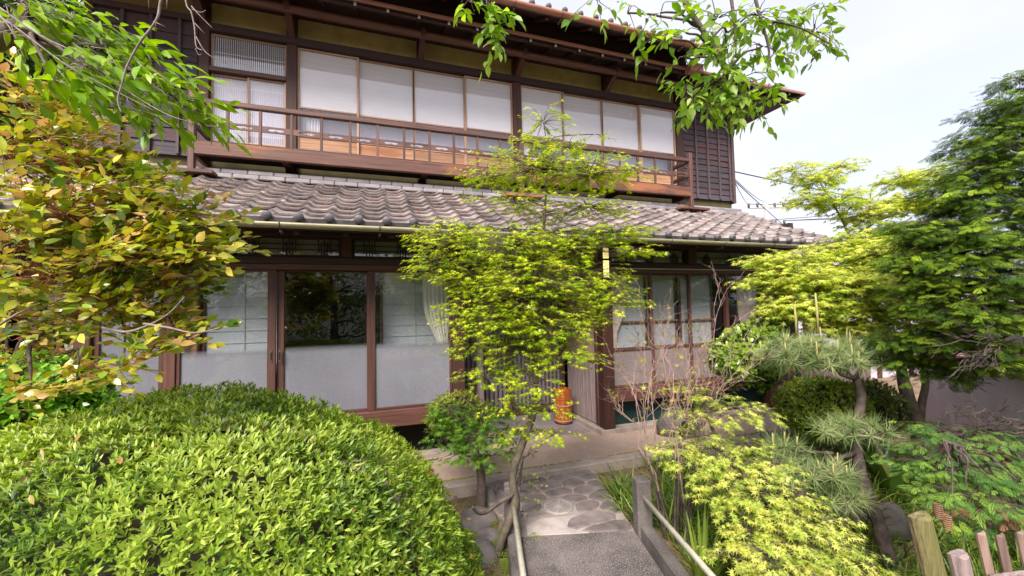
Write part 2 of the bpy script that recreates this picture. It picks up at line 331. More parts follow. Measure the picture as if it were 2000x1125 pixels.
bx('entrance_slab', 'slab', pav, (.95, .15, -.05), (3.06, 1.1, .014), .004)

# stone path of irregular flags between the kerb and the bridge
def clip(poly, p, n):
    o = []
    for i in range(len(poly)):
        a, b = poly[i], poly[(i+1) % len(poly)]; da, db = (a-p)@n, (b-p)@n
        if da <= 0: o.append(a)
        if da*db < 0: o.append(a+(b-a)*da/(da-db))
    return o
PATH = [np.array(p) for p in ((1.02, -.975), (2.43, -.975), (2.22, -1.80), (2.09, -2.27), (1.15, -2.00), (1.08, -1.45))]
PZ = -.052
path = MB().prism(PATH, -.3, PZ).build('path', 'mortar'); tag(path, 'crazy paved stone path between bridge and entrance paving', kind='structure')
MILL = np.array([1.67, -1.66])
def inpath(q, m=0.0):
    n = len(PATH)
    for i in range(n):
        a, b = PATH[i], PATH[(i+1) % n]; e = b-a
        if (e[0]*(q[1]-a[1])-e[1]*(q[0]-a[0]))/np.linalg.norm(e) > -m: return False
    return True
seeds = []
for _ in range(6000):
    q = np.array([rng.uniform(1.0, 2.6), rng.uniform(-2.25, -.98)])
    if not inpath(q, .02) or np.linalg.norm(q-MILL) < .19: continue
    if q[1] < -1.80-.2*(q[0]-1.7) and q[0] < 1.95: continue
    if all(((q[0]-s_[0])/1.5)**2+(q[1]-s_[1])**2 > .15**2 for s_ in seeds): seeds.append(q)
for i, q in enumerate(seeds):
    poly = list(PATH)
    for j, p2 in enumerate(seeds+[MILL+ (q-MILL)*(.30/np.linalg.norm(q-MILL)-1)*0 ]):
        if j == i: continue
        if j == len(seeds):
            n = MILL-q; n = n/np.linalg.norm(n); poly = clip(poly, MILL-n*.155, n); continue
        n = (p2-q)*np.array([1/2.25, 1]); poly = clip(poly, (q+p2)/2, n/np.linalg.norm(n))
        if len(poly) < 3: break
    for pn in ((np.array([1.7, -1.82]), np.array([-.2, -.98])),):
        if q[0] < 1.95: poly = clip(poly, *pn)
    if len(poly) < 3: continue
    poly = np.array(poly); c = poly.mean(0); k = []
    ang = np.linspace(0, 2*pi, 19)[:-1]+rng.random()              # round the corners off
    for a in ang:
        dv = np.array([cos(a), sin(a)]); t = 1e9
        for m_ in range(len(poly)):
            e0, e1 = poly[m_], poly[(m_+1) % len(poly)]; e = e1-e0; den = dv[0]*e[1]-dv[1]*e[0]
            if abs(den) > 1e-9:
                tt = ((e0-c)[0]*e[1]-(e0-c)[1]*e[0])/den
                if tt > 0: t = min(t, tt)
        k.append(min(t, .4))
    k = np.array(k); k = (.7*k+.15*np.roll(k, 1)+.15*np.roll(k, -1))*rng.uniform(.96, 1.03, len(k)); k = np.maximum(k-.009, k*.8)
    if np.median(k) < .025: continue
    MB().prism(np.stack([c[0]+k*np.cos(ang), c[1]+k*np.sin(ang)], 1), PZ-.03, PZ+.010+.006*rng.random(), .12).build('paving_stone', 'flag', path)
a = np.linspace(0, 2*pi, 29)[:-1]
ml = MB().prism(np.stack([MILL[0]+.14*np.cos(a), MILL[1]+.14*np.sin(a)], 1), PZ-.02, PZ+.014, .04).build('millstone', 'mill', path)
ml['label'] = 'round pale millstone with cut grooves set in the path'
gv = MB()
for s_ in range(40):
    t = 2*pi*s_/40+.05*rng.normal(); o = np.array([cos(t), sin(t)]); pr = np.array([-sin(t), cos(t)])*.0035; r0 = (.03, .07, .05, .08)[s_ % 4]; r1 = .118+.010*rng.random()
    p0, p1 = MILL+o*r0, MILL+o*r1; gv.add([(*(p0-pr), PZ+.0155), (*(p1-pr), PZ+.0155), (*(p1+pr), PZ+.0155), (*(p0+pr), PZ+.0155)], [(0, 1, 2, 3)])
gv.build('groove', 'slab', ml)
pp = [(1.22, -2.01), (1.26, -1.86), (1.42, -1.80), (1.65, -1.83), (1.92, -1.90), (1.90, -2.01), (1.84, -2.19), (1.5, -2.09)]
MB().prism(pp, PZ-.03, PZ+.006, .02).build('mortar_patch', 'mortarp', path)

# granite bridge
bo = np.array([1.63, -2.13]); bd = np.array([sin(radians(15)), cos(radians(15))]); br = np.array([bd[1], -bd[0]])
RB = np.array([[br[0], bd[0], 0], [br[1], bd[1], 0], [0, 0, 1]])
bridge = thing('stone_bridge', (bo[0], bo[1], -.5), 'speckled granite slab footbridge with low kerbs posts and white pipe rails', 'bridge')
def bbox(lo, hi, b=.01):
    m = MB().box(lo, hi, b); m.v[-1] = m.v[-1]@RB.T+np.array([bo[0], bo[1], 0]); return m
bbox((-.485, -4.2, -.26), (.485, 0, -.046), .012).build('deck', 'deck', bridge)
for sx in (-1, 1):
    bbox((sx*.50, -4.2, -.30), (sx*.60, -.10, .04), .012).build('kerb', 'granite', bridge)
    bbox((sx*.487, -.09, -.5), (sx*.615, .04, .39), .012).build('post', 'granite', bridge)
    p0 = np.array([sx*.545, -.09, .25]); p1 = np.array([sx*.56, -3.6, .28])
    pts = [np.array([*(bo+br*p[0]+bd*p[1]), p[2]]) for p in (p0, p0*.5+p1*.5, p1)]
    MB().tube(pts, .02, 12).build('handrail', 'whitepipe', bridge, True)
    pe = np.array([*(bo+br*sx*.56-bd*3.62), 0]); bbox((sx*.50, -3.72, -.5), (sx*.62, -3.58, .42), .012).build('post', 'granite', bridge)

# ---------------------------------------------------------------- the house
H = thing('japanese_house', (2, 3, 0), 'two storey wooden house with tiled lower roof, balcony and sliding glass doors', 'house')
YU = 1.6                                                            # upper wall plane; the lower wall stands at y = 0
# body: closed shells behind the facade
MB().box((-3.55, YU+.75, 3.4), (7.53, 8, 6.6), .01).build('upper_body', 'board', H)
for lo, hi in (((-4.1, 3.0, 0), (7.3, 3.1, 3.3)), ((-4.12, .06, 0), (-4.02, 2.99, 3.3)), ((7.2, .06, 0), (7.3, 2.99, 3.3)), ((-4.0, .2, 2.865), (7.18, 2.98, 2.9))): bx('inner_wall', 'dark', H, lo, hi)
bx('floor', 'beam', H, (-4.0, .07, .4), (.96, 2.98, .60)); bx('floor', 'beam', H, (3.34, .07, .435), (7.18, 2.98, .60))
MB().box((-4.0, .3, -.1), (.97, .36, .41)).build('crawl_space_back', 'black', H)
nt_ = MB().box((3.34, .16, .05), (6.55, .17, .43)); nt_.build('crawl_space_net', 'net', H)
# foundation stones
for i in range(5):
    bx('foundation_stone', 'kerb', H, (3.10+i*.7+.002, -.08, -.02), (3.10+(i+1)*.7-.002, .10, .07), .008)
bx('foundation_stone', 'kerb', H, (3.10, .104, -.02), (3.26, 1.12, .07), .008)
for i in range(6): bx('foundation_stone', 'kerb', H, (-4.1+i*.84, -.05, -.02), (-4.1+(i+1)*.84-.004, .1, .06), .008)

# posts and beams of the lower wall
def post(x0, x1, z0, z1, y0=-.06, y1=.06, mat='lowz'): return bx('post', mat, H, (x0, y0, z0), (x1, y1, z1), .006)
post(3.17, 3.34, .07, 2.8, -.075, .10, 'post'); post(.975, 1.13, .06, 2.8, -.07, .09, 'post')
post(6.40, 6.56, .07, 2.8, -.07, .09, 'post'); post(-4.1, -3.95, .06, 2.8, -.07, .09, 'post')
post(-2.06, -1.96, .62, 2.34, -.045, .05); post(-2.78, -2.66, .06, 2.36, -.06, .06); post(-3.16, -3.06, .06, 2.36, -.05, .06)
def beam(x0, x1, z0, z1, y0, y1, mat='lowx', name='beam'): return bx(name, mat, H, (x0, y0, z0), (x1, y1, z1), .006)
for x0, x1 in ((-3.95, .973), (3.342, 6.398)):
    beam(x0, x1, .44, .64, -.085, .06, 'lowx', 'sill_beam')
    beam(x0, x1, 2.335, 2.40, -.055, .05, 'lowx', 'head_rail'); beam(x0, x1, 2.402, 2.485, -.068, .06, 'beam', 'lintel')
    beam(x0, x1, 2.725, 2.86, -.08, .07, 'beam', 'wall_plate')
beam(1.132, 3.168, 2.36, 2.52, -.05, .06, 'beam', 'lintel'); beam(1.132, 3.168, 2.725, 2.86, -.08, .07, 'beam', 'wall_plate')
bx('plaster_panel', 'plasterp', H, (1.132, .0, 2.522), (3.168, .03, 2.723), .001)
beam(3.342, 6.398, 2.394, 2.410, -.09, -.07, 'strip', 'door_track')
def frame4(name, mz, mx_, x0, x1, y, z0, z1, wl, wr, wb, wt, t=.018):
    """sash: the first stile carries the other stile and both rails"""
    f = bx(name, mz, H, (x0, y-t, z0), (x0+wl, y+t, z1)); bx('stile', mz, f, (x1-wr, y-t, z0), (x1, y+t, z1))
    bx('rail', mx_, f, (x0+wl, y-t+.003, z0), (x1-wr, y+t-.003, z0+wb)); bx('rail', mx_, f, (x0+wl, y-t+.003, z1-wt), (x1-wr, y+t-.003, z1)); return f
# transom lights with lattice
def transom(x0, x1, kind):
    z0, z1 = 2.487, 2.723
    f = frame4('transom_window', 'beam', 'beam', x0, x1, 0, z0, z1, .03, .03, .025, .025, .03)
    bx('pane', 'glass', f, (x0+.03, .008, z0+.025), (x1-.03, .012, z1-.025), .0005); bx('paper_backing', 'paper', f, (x0+.03, .05, z0+.02), (x1-.03, .055, z1-.02), .001)
    n = max(2, round((x1-x0)/.42)); zb = z0+.025; zt = z1-.025
    if kind == 0:
        for zz in (z0+.085, z0+.145): bx('lattice_bar', 'beam', f, (x0+.03, -.012, zz), (x1-.03, .004, zz+.011), .001)
    else: bx('lattice_bar', 'beam', f, (x0+.03, -.012, z0+.11), (x1-.03, .004, z0+.118), .001)
    for i in range(n):
        c = x0+(i+.5)*(x1-x0)/n
        for j in range(-2, 3):
            if kind == 0: hz = (zb+(.03 if abs(j) > 1 else .0), zt-(.03 if j % 2 else 0))
            else: hz = (zb, zt-.028*abs(j)-.02)
            bx('lattice_bar', 'beam', f, (c+j*.032-.007, -.02, hz[0]), (c+j*.032+.007, -.006, hz[1]), .001)
for x0, x1 in ((-3.9, -2.78), (-2.66, -1.56), (-1.46, -.345), (-.225, .97)): transom(x0, x1, 0)
for x in (-1.56, -.345): bx('post', 'post', H, (x+.002, -.065, 2.487), (x+(.1 if x < -1 else .12)-.002, .05, 2.723), .004)
for x0, x1 in ((3.36, 4.78), (4.95, 6.39)): transom(x0, x1, 1)
bx('post', 'post', H, (4.782, -.065, 2.487), (4.948, .05, 2.723), .004)

# lower sliding glass doors
def sash(x0, x1, y, z0, z1, frost_to, wl=.05, wr=.05, mid=None, fm='frost', wt=.02, wb=.03, gl='glass', mz='lowz', mx_='lowx', name='sliding_door'):
    f = frame4(name, mz, mx_, x0, x1, y, z0, z1, wl, wr, wb, wt)
    if mid: bx('rail', mx_, f, (x0+wl-.002, y-.019, mid-.022), (x1-wr+.002, y+.019, mid+.022))
    bx('pane', gl, f, (x0+wl-.004, y-.002, z0+wb), (x1-wr+.004, y+.002, z1-wt), .0004)
    if frost_to: bx('frosted_pane', fm, f, (x0+wl-.003, y+.004, z0+wb-.002), (x1-wr+.003, y+.008, frost_to), .0005)
    return f
zt, zb = 2.333, .642
sash(-3.94, -3.16, .0, zb, zt, 1.36); sash(-3.06, -2.78, .0, zb, zt, None, .03, .03); s0 = sash(-2.655, -2.064, .0, zb, zt, 2.2)
s1 = sash(-1.955, -1.03, -.012, zb, zt, 1.47, .03, .085, fm='frostf'); s2 = sash(-1.028, -.03, .03, zb, zt, 1.47, .075, .03, fm='frostf'); s3 = sash(-.05, .972, -.012, zb, zt, 1.47, .09, .03, fm='frostf')
for f, x in ((s1, -1.072), (s2, -.99)):
    bx('finger_pull', 'iron', f, (x-.012, -.036, 1.29), (x+.012, -.030, 1.43), .001); bx('finger_pull', 'black', f, (x-.007, -.038, 1.31), (x+.007, -.0355, 1.40), .0005)
for x0, x1, y in ((3.345, 4.10, -.012), (4.06, 4.86, .03), (4.80, 5.60, -.012), (5.55, 6.395, .03)):
    sash(x0, x1, y, zb, zt, 1.178, .03, .05, 1.2, 'frostp')
# what stands behind the glass
def shoji(x0, x1, y, z0, z1, ribs=9, cols=1, matf='lowz'):
    f = frame4('paper_screen', matf, 'lowx', x0, x1, y, z0, z1, .035, .035, .05, .04, .015); bx('paper', 'paper', f, (x0+.03, y+.012, z0+.045), (x1-.03, y+.014, z1-.035), .0003)
    if ribs:
        k = MB()
        for i in range(1, ribs): zz = z0+.05+(z1-z0-.09)*i/ribs; k.box((x0+.03, y+.003, zz-.005), (x1-.03, y+.011, zz+.005), .0005)
        for i in range(1, cols+1): xx = x0+(x1-x0)*i/(cols+1); k.box((xx-.005, y+.002, z0+.045), (xx+.005, y+.0115, z1-.035), .0005)
        k.build('lattice', 'latt', f)
shoji(-1.80, -.98, .18, .62, 2.38, 12, 1); shoji(.10, 1.0, .30, .62, 2.38, 12, 1)
shoji(3.56, 4.16, .22, .62, 2.38, 0); shoji(4.14, 4.78, .26, .62, 2.38, 0); shoji(4.80, 5.5, .22, .62, 2.38, 0)
for x0, x1, y in ((3.56, 4.16, .2), (4.14, 4.78, .24), (4.80, 5.5, .2)): bx('screen_rail', 'orange', H, (x0, y-.015, 1.575), (x1, y+.0, 1.605), .002)
bx('inner_pillar', 'orange', H, (-1.955, .10, .62), (-1.82, .22, 2.5), .004); bx('inner_pillar', 'plasterp', H, (-2.6, .4, .62), (-2.0, .5, 2.5), .004)
bx('inner_screen', 'orange', H, (-3.05, .5, .62), (-2.55, .55, 2.4), .004); bx('downpipe', 'iron', H, (-3.36, -.14, 0), (-3.27, -.07, 2.7), .02)

# entrance recess
bx('plaster_panel', 'plasterp', H, (3.20, .105, 1.02), (3.255, 1.16, 2.8), .001); bx('plaster_panel', 'plasterp', H, (1.0, .095, .9), (1.06, 1.2, 2.8), .001)
wn = MB(); k = 0
for i in range(46):                                                  # wainscot of split bark strips
    y0 = .108+i*.0222; wn.box((3.180+.006*rng.random(), y0, .085), (3.197, y0+.0212, 1.0), .003)
tag(wn.build('bark_wainscot', wood('bark_strip', (.16, .11, .11), (.5, .4, .4), 'z', rough=.8, bump=1, scale=1.5), H), kind='stuff')
bx('trim', 'lowx', H, (3.17, .105, 1.0), (3.21, 1.12, 1.025), .003); bx('trim', 'lowz', H, (3.150, .108, .1), (3.168, .15, 2.6), .003)
bx('ceiling_board', 'beam', H, (1.0, .1, 2.66), (3.3, 1.25, 2.70), .003); bx('plaster_panel', 'plasterp', H, (1.07, 1.19, 2.12), (3.19, 1.22, 2.655), .001)
bx('lintel', 'beam', H, (1.07, 1.10, 2.0), (3.19, 1.188, 2.118), .004); bx('threshold', 'slab', H, (1.07, 1.08, .0), (3.19, 1.2, .07), .006)
for x0, x1, y in ((1.12, 2.16, 1.13), (2.12, 3.14, 1.165)):
    d = frame4('entrance_door', 'lowz', 'lowx', x0, x1, y, .072, 1.998, .05, .05, .15, .058)
    for z in (.8, 1.3): bx('rail', 'lowx', d, (x0+.05, y-.0145, z), (x1-.05, y+.016, z+.03))
    bx('pane', 'frost', d, (x0+.04, y+.019, .2), (x1-.04, y+.023, 1.95), .0005)
    n = 13
    for i in range(n): xx = x0+.05+(x1-x0-.1)*(i+.5)/n; bx('slat', 'lowz', d, (xx-.011, y-.020, .22), (xx+.011, y-.002, 1.94), .002)
bx('side_board', 'post', H, (1.062, .3, .07), (1.118, 1.10, 2.0), .003)
lp = [aty(938, 800, .62), aty(937, 700, .62), aty(936, 570, .62)]
MB().tube(smoothpath([(lp[1][0]+.01, .62, .0), (lp[1][0], .615, .6), (lp[1][0]-.005, .625, 1.3), (lp[1][0], .62, 2.66)]), [.062, .06, .064, .06, .058, .06, .055, .058, .056, .06, .055, .056, .055, .058, .055, .055, .054, .054, .054], 12).build('log_pillar', 'log', H, True)
for (a_, b_) in (((905, 575), (934, 582)), ((905, 680), (934, 700)), ((890, 735), (934, 770)), ((905, 590), (932, 600))):
    MB().tube([aty(a_[0], a_[1], .60), aty(b_[0], b_[1], .60)], [.006, .009], 6).build('peg', 'log', H)
bx('shelf_board', 'grey', H, (1.13, .5, 1.98), (1.9, .75, 2.0), .003)

# lower roof: every tile a piece
EY, EZ, TY, TZ = -.80, 2.735, 1.14, 3.656
sl = np.array([0, TY-EY, TZ-EZ]); SLL = np.linalg.norm(sl); sl = sl/SLL; sn = np.array([0, -sl[2], sl[1]])
NROW, NCOL, X0, X1 = 10, 41, -4.0, 7.4; PW = (X1-X0)/NCOL; EX = SLL/NROW
rb = MB(); p = lambda x, d, h: np.array([x, EY, EZ])+sl*d+sn*h
rb.add([p(X0+.02, .02, -.05), p(X1-.02, .02, -.05), p(X1-.02, SLL, -.05), p(X0+.02, SLL, -.05), p(X0+.02, .02, -.012), p(X1-.02, .02, -.012), p(X1-.02, SLL, -.012), p(X0+.02, SLL, -.012)], [(3, 2, 1, 0), (4, 5, 6, 7), (0, 1, 5, 4), (1, 2, 6, 5), (2, 3, 7, 6), (3, 0, 4, 7)])
roof = rb.build('lower_roof', 'ybeam', H)
uu = np.linspace(-.06, 1.06, 11)
prof = lambda u: .040*np.exp(-((u-.93)/.155)**2)+.040*np.exp(-((u+.07)/.155)**2)+.004
def tilemesh(name, eave):
    v = []; f = []; n = len(uu)
    for (y, dz) in ((0, .036), (EX*.55, .019), (EX+.03, .003)): v += [(u*PW, y, prof(u)+dz) for u in uu]
    v += [(u*PW, .0, prof(u)+.036-.023) for u in uu]
    f += [(r*n+i, r*n+i+1, (r+1)*n+i+1, (r+1)*n+i) for r in (0, 1) for i in range(n-1)]+[(3*n+i, 3*n+i+1, i+1, i) for i in range(n-1)]
    mb = MB().add(v, f)
    if eave:
        c = np.array([.93*PW, -.004, .060]); ring = []
        for (rr, yy) in ((.046, .02), (.046, -.012), (.036, -.030), (.015, -.038)):
            ring += [c+np.array([rr*cos(t), yy, rr*sin(t)]) for t in np.arange(10)*2*pi/10]
        mb.add(ring, [(r*10+j, (r+1)*10+j, (r+1)*10+(j+1) % 10, r*10+(j+1) % 10) for r in range(3) for j in range(10)]+[tuple(30+j for j in range(10))[::-1]])
        mb.add([(0, -.002, .045), (PW*.88, -.002, .045), (PW*.88, -.002, -.03), (0, -.002, -.03)], [(3, 2, 1, 0)])
    me = mb.mesh(name, 'tile', True)
    if eave:
        me.materials.append(M['tilecap'])
        for pl in me.polygons:
            if min(pl.vertices) >= 4*n: pl.material_index = 1
    return me
TM, TE = tilemesh('roof_tile', 0), tilemesh('eave_tile', 1)
for me in (TM, TE):
    for pl in me.polygons: pl.use_smooth = abs(pl.normal.y) < .7
BA = Matrix(((1, 0, 0), (0, sl[1], sn[1]), (0, sl[2], sn[2])))
cells = []
for c_ in range(NCOL):
    for r_ in range(NROW):
        pos = np.array([X0+c_*PW, EY, EZ])+sl*(r_*EX); q = pos+np.array([PW/2, 0, 0])-CAM; dep = q@W_; sx = 1000+FPX*(q@R_)/dep
        cells.append((0 if sx > 330 else 1, dep, c_, r_, pos))
cells.sort(key=lambda t: t[:2]); rest = MB()
for i, (_, _, c_, r_, pos) in enumerate(cells):
    j = rng.normal(0, 1, 4); rot = BA.to_4x4() @ Matrix.Rotation(radians(.5)*j[0], 4, 'Y') @ Matrix.Rotation(radians(.5)*j[1], 4, 'Z')
    mw = Matrix.Translation(Vector(tuple(pos+sl*.003*j[2]+sn*.002*abs(j[3])))) @ rot; me = TE if r_ == 0 else TM
    if i < 300:
        o = bpy.data.objects.new(me.name, me); link(o, roof); o.matrix_basis = mw
    else:
        co = np.array([mw @ v.co for v in me.vertices]); rest.add(co, [tuple(pl.vertices) for pl in me.polygons])
tag(rest.build('roof_tiles', 'tile', roof, True), kind='stuff')
for i in range(36):                                                  # ridge course against the wall
    x0 = X0+i*.3175; j = .003*rng.normal()
    bx('ridge_tile', 'ridge', roof, (x0+.002, 1.07+j, 3.672), (x0+.3155, YU-.02, 3.738), .012); bx('ridge_tile', 'ridge', roof, (x0-.15+.002, 1.11+j, 3.741), (x0+.1655, YU-.02, 3.806), .012)
bx('mud_bed', 'black', roof, (X0, 1.14, 3.58), (X1, YU-.02, 3.670), .002)
vt = MB()
# lower gutter with hooks, rafters and soffit
gp = MB(); a = np.linspace(-.1, pi+.1, 9)
def gutter(x0, x1, y, z, r, mat, par, step):
    v = []; n = len(a)
    for x in np.linspace(x0, x1, 12): v += [(x, y-r*cos(t), z-r*sin(t)) for t in a]
    for x in np.linspace(x0, x1, 12): v += [(x, y-(r-.006)*cos(t), z-(r-.006)*sin(t)) for t in a]
    f = [(i*n+j, (i+1)*n+j, (i+1)*n+j+1, i*n+j+1) for i in range(11) for j in range(n-1)]; o = 12*n
    f += [(o+i*n+j, o+i*n+j+1, o+(i+1)*n+j+1, o+(i+1)*n+j) for i in range(11) for j in range(n-1)]
    f += [(i*n, o+i*n, o+(i+1)*n, (i+1)*n) for i in range(11)]
    g = MB().add(v, f).build('gutter', mat, par, True)
    for x in np.arange(x0+.4, x1, step):
        t = np.linspace(-.3, pi+.2, 9); MB().tube([(x, y-(r+.004)*cos(q), z-(r+.004)*sin(q)) for q in t]+[(x, y+r+.1, z+.06)], .005, 5).build('gutter_hook', 'iron', g)
        MB().box((x-.012, y+.02, z-r-.035), (x+.012, y+.14, z-r-.005), .003).build('gutter_bracket', 'iron', g)
    return g
gutter(-4.0, 6.95, EY-.055, 2.71, .048, 'metal', H, .92)
for i in range(25):
    x = -3.9+i*.4555; q0 = np.array([x, EY+.03, EZ-.085]); q1 = np.array([x, .02, EZ-.085+.82*sl[2]/sl[1]])
    MB().add([q0+d for d in ((-.022, 0, -.03), (.022, 0, -.03), (.022, 0, .03), (-.022, 0, .03))]+[q1+d for d in ((-.022, 0, -.03), (.022, 0, -.03), (.022, 0, .03), (-.022, 0, .03))], [(0, 1, 2, 3), (7, 6, 5, 4), (0, 4, 5, 1), (1, 5, 6, 2), (2, 6, 7, 3), (3, 7, 4, 0)]).build('rafter', 'ybeam', roof)
bx('fascia', 'beam', roof, (X0, EY+.005, EZ-.075), (X1, EY+.025, EZ-.02), .003)
bx('wall_infill', 'beam', H, (-4.0, .0, 2.862), (7.3, .05, 3.10), .002)

# upper wall
def up(x0, x1, z0, z1, y0, y1, mat, name, b=.005): return bx(name, mat, H, (x0, y0, z0), (x1, y1, z1), b)
for x0, x1 in ((-2.35, -2.22), (-1.225, -1.08), (2.44, 2.59), (6.07, 6.24)): up(x0, x1, 3.7, 6.58, YU-.06, YU+.1, 'post', 'post')
for x0, x1 in ((.73, .85), (4.32, 4.44)): up(x0, x1, 6.06, 6.58, YU-.05, YU+.1, 'post', 'post'); up(x0, x1, 3.7, 4.3, YU-.04, YU+.1, 'post', 'post')
up(-2.22, 6.07, 5.955, 6.065, YU-.085, YU+.06, 'beam', 'lintel'); up(-3.58, 7.56, 6.42, 6.56, YU-.06, YU+.1, 'beam', 'wall_plate')
for x0, x1 in ((-2.22, -1.225), (-1.08, .73), (.85, 2.44), (2.59, 4.32), (4.44, 6.07)): up(x0+.001, x1-.001, 6.066, 6.419, YU+.01, YU+.05, 'plaster', 'plaster_panel', .001)
for x0, x1 in ((-2.22, -1.225), (-1.08, .73), (.85, 2.44), (2.59, 4.32), (4.44, 6.07)): up(x0+.001, x1-.001, 3.72, 4.26, YU+.01, YU+.05, 'plastershade', 'plaster_panel', .001)  # low panels carry the balcony's shade in their colour
up(-2.22, 6.07, 4.262, 4.33, YU-.07, YU+.06, 'lowx', 'sill_beam')
up(-3.56, -2.35, 3.72, 4.085, YU+.0, YU+.05, 'plastershade', 'plaster_panel', .001); up(6.24, 7.54, 3.72, 4.09, YU+.0, YU+.05, 'plastershade', 'plaster_panel', .001)
up(-3.56, -2.35, 6.05, 6.42, YU+.0, YU+.05, 'plaster', 'plaster_panel', .001); up(6.24, 7.54, 6.0, 6.42, YU+.0, YU+.05, 'plaster', 'plaster_panel', .001)
# lapped charred boards with battens
def boards(x0, x1, z0, z1, n, bat):
    back = up(x0, x1, z0, z1, YU-.02, YU+.04, 'black', 'board_wall', .002); h = (z1-z0)/n
    for i in range(n):
        zz = z0+i*h; y1 = YU-.022; m = MB(); o = .004*rng.normal()
        nseg = 14; xs = np.linspace(x0+.002, x1-.002, nseg+1); w0 = np.cumsum(rng.normal(0, .0022, nseg+1)); w0 -= np.linspace(w0[0], w0[-1], nseg+1)
        v = [(x, y1-.030+o*.3, zz-.010+w) for x, w in zip(xs, w0)]+[(x, y1-.010, zz+h+.004) for x in xs]+[(x, y1, zz-.010+w) for x, w in zip(xs, w0)]
        k = nseg+1; m.add(v, [(j, j+1, k+j+1, k+j) for j in range(nseg)]+[(2*k+j, 2*k+j+1, j+1, j) for j in range(nseg)]).build('board', 'board', back)
    for x in bat: bx('batten', 'batten', back, (x-.020, YU-.082, z0), (x+.020, YU-.053, z1), .003)
boards(-3.56, -2.36, 4.09, 6.04, 10, (-3.22, -2.90, -2.57))
boards(6.25, 7.545, 4.10, 5.98, 15, (6.55, 6.86, 7.17, 7.46))
bx('post', 'lowz', H, (-3.62, YU-.08, 3.7), (-3.54, YU+.7, 6.5), .005); bx('post', 'batten', H, (7.535, YU-.08, 4.05), (7.60, YU+.75, 6.4), .005)
up(-3.62, -2.35, 6.04, 6.12, YU-.1, YU-.03, 'beam', 'trim'); up(6.24, 7.6, 5.98, 6.05, YU-.1, YU-.03, 'beam', 'trim')
bx('side_board', 'board', H, (7.54, YU+.05, 4.0), (7.58, 6, 6.4), .003)
bx('meter_box', 'batten', H, (7.58, YU+.2, 4.25), (7.66, YU+.32, 4.62), .01)
# upper sashes: four to a bay
def upsash(x0, x1, y):
    f = frame4('window_sash', 'sashz', 'sashx', x0, x1, y, 4.335, 5.95, .032, .032, .04, .025, .016)
    for z, h in ((4.535, .03), (4.995, .026)): bx('rail', 'sashx', f, (x0+.032, y-.014, z), (x1-.032, y+.014, z+h))
    bx('wood_panel', 'orange', f, (x0+.022, y-.004, 4.37), (x1-.022, y+.004, 4.54), .0005)
    bx('pane', 'glassu', f, (x0+.022, y-.002, 4.56), (x1-.022, y+.002, 5.0), .0003); bx('pane', 'glassu', f, (x0+.022, y-.002, 5.015), (x1-.022, y+.002, 5.93), .0003)
    bx('white_screen', 'white', f, (x0+.015, y+.022, 5.0), (x1-.015, y+.030, 5.94), .0003)
for b0, b1 in ((-1.08, 2.44), (2.59, 6.07)):
    w = (b1-b0)/4
    for i in range(4): upsash(b0+i*w-(.012 if i else 0), b0+(i+1)*w+(.012 if i < 3 else 0), YU+(.0 if i in (0, 3) else .036))
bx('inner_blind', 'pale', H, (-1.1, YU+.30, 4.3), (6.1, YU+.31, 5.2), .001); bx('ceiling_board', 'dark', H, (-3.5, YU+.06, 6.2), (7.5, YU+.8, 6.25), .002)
# ribbed-glass window left of the bays
def ribbed(x0, x1, z0, z1, y, k):
    f = frame4('ribbed_window', 'sashz', 'sashx', x0, x1, y, z0, z1, .028, .028, .03, .03, .016); bx('pane', 'glassu', f, (x0+.02, y-.002, z0+.02), (x1-.02, y+.002, z1-.02), .0003); bx('paper_backing', k, f, (x0+.01, y+.06, z0+.01), (x1-.01, y+.065, z1-.01), .0003)
    r = MB(); n = int((x1-x0-.05)/.026)
    for i in range(n): xx = x0+.03+i*(x1-x0-.06)/(n-1); r.box((xx-.004, y+.005, z0+.02), (xx+.004, y+.016, z1-.02), .0005)
    for zz in np.arange(z0+.25, z1-.1, .30): r.box((x0+.02, y+.004, zz), (x1-.02, y+.012, zz+.008), .0005)
    tag(r.build('ribs', 'white', f), kind='stuff'); return f
ribbed(-2.215, -1.72, 4.335, 5.36, YU+.03, 'pale'); ribbed(-1.75, -1.23, 4.335, 5.36, YU-.005, 'pale'); up(-2.22, -1.225, 5.362, 5.43, YU-.07, YU+.06, 'lowx', 'rail_beam')
tw = ribbed(-2.215, -1.23, 5.432, 5.953, YU+.01, 'paper')
vl = MB(); vl.box((-2.19, YU+.035, 5.58), (-1.255, YU+.045, 5.93), .001); n = 3
for i in range(3): vl.tube([(-2.05+i*.33, YU+.034, 5.575), (-2.05+i*.33, YU+.046, 5.575)], .03, 10)
vl.build('valance', plain('grey_valance', (.16, .17, .19), .8, noise=.2), tw)

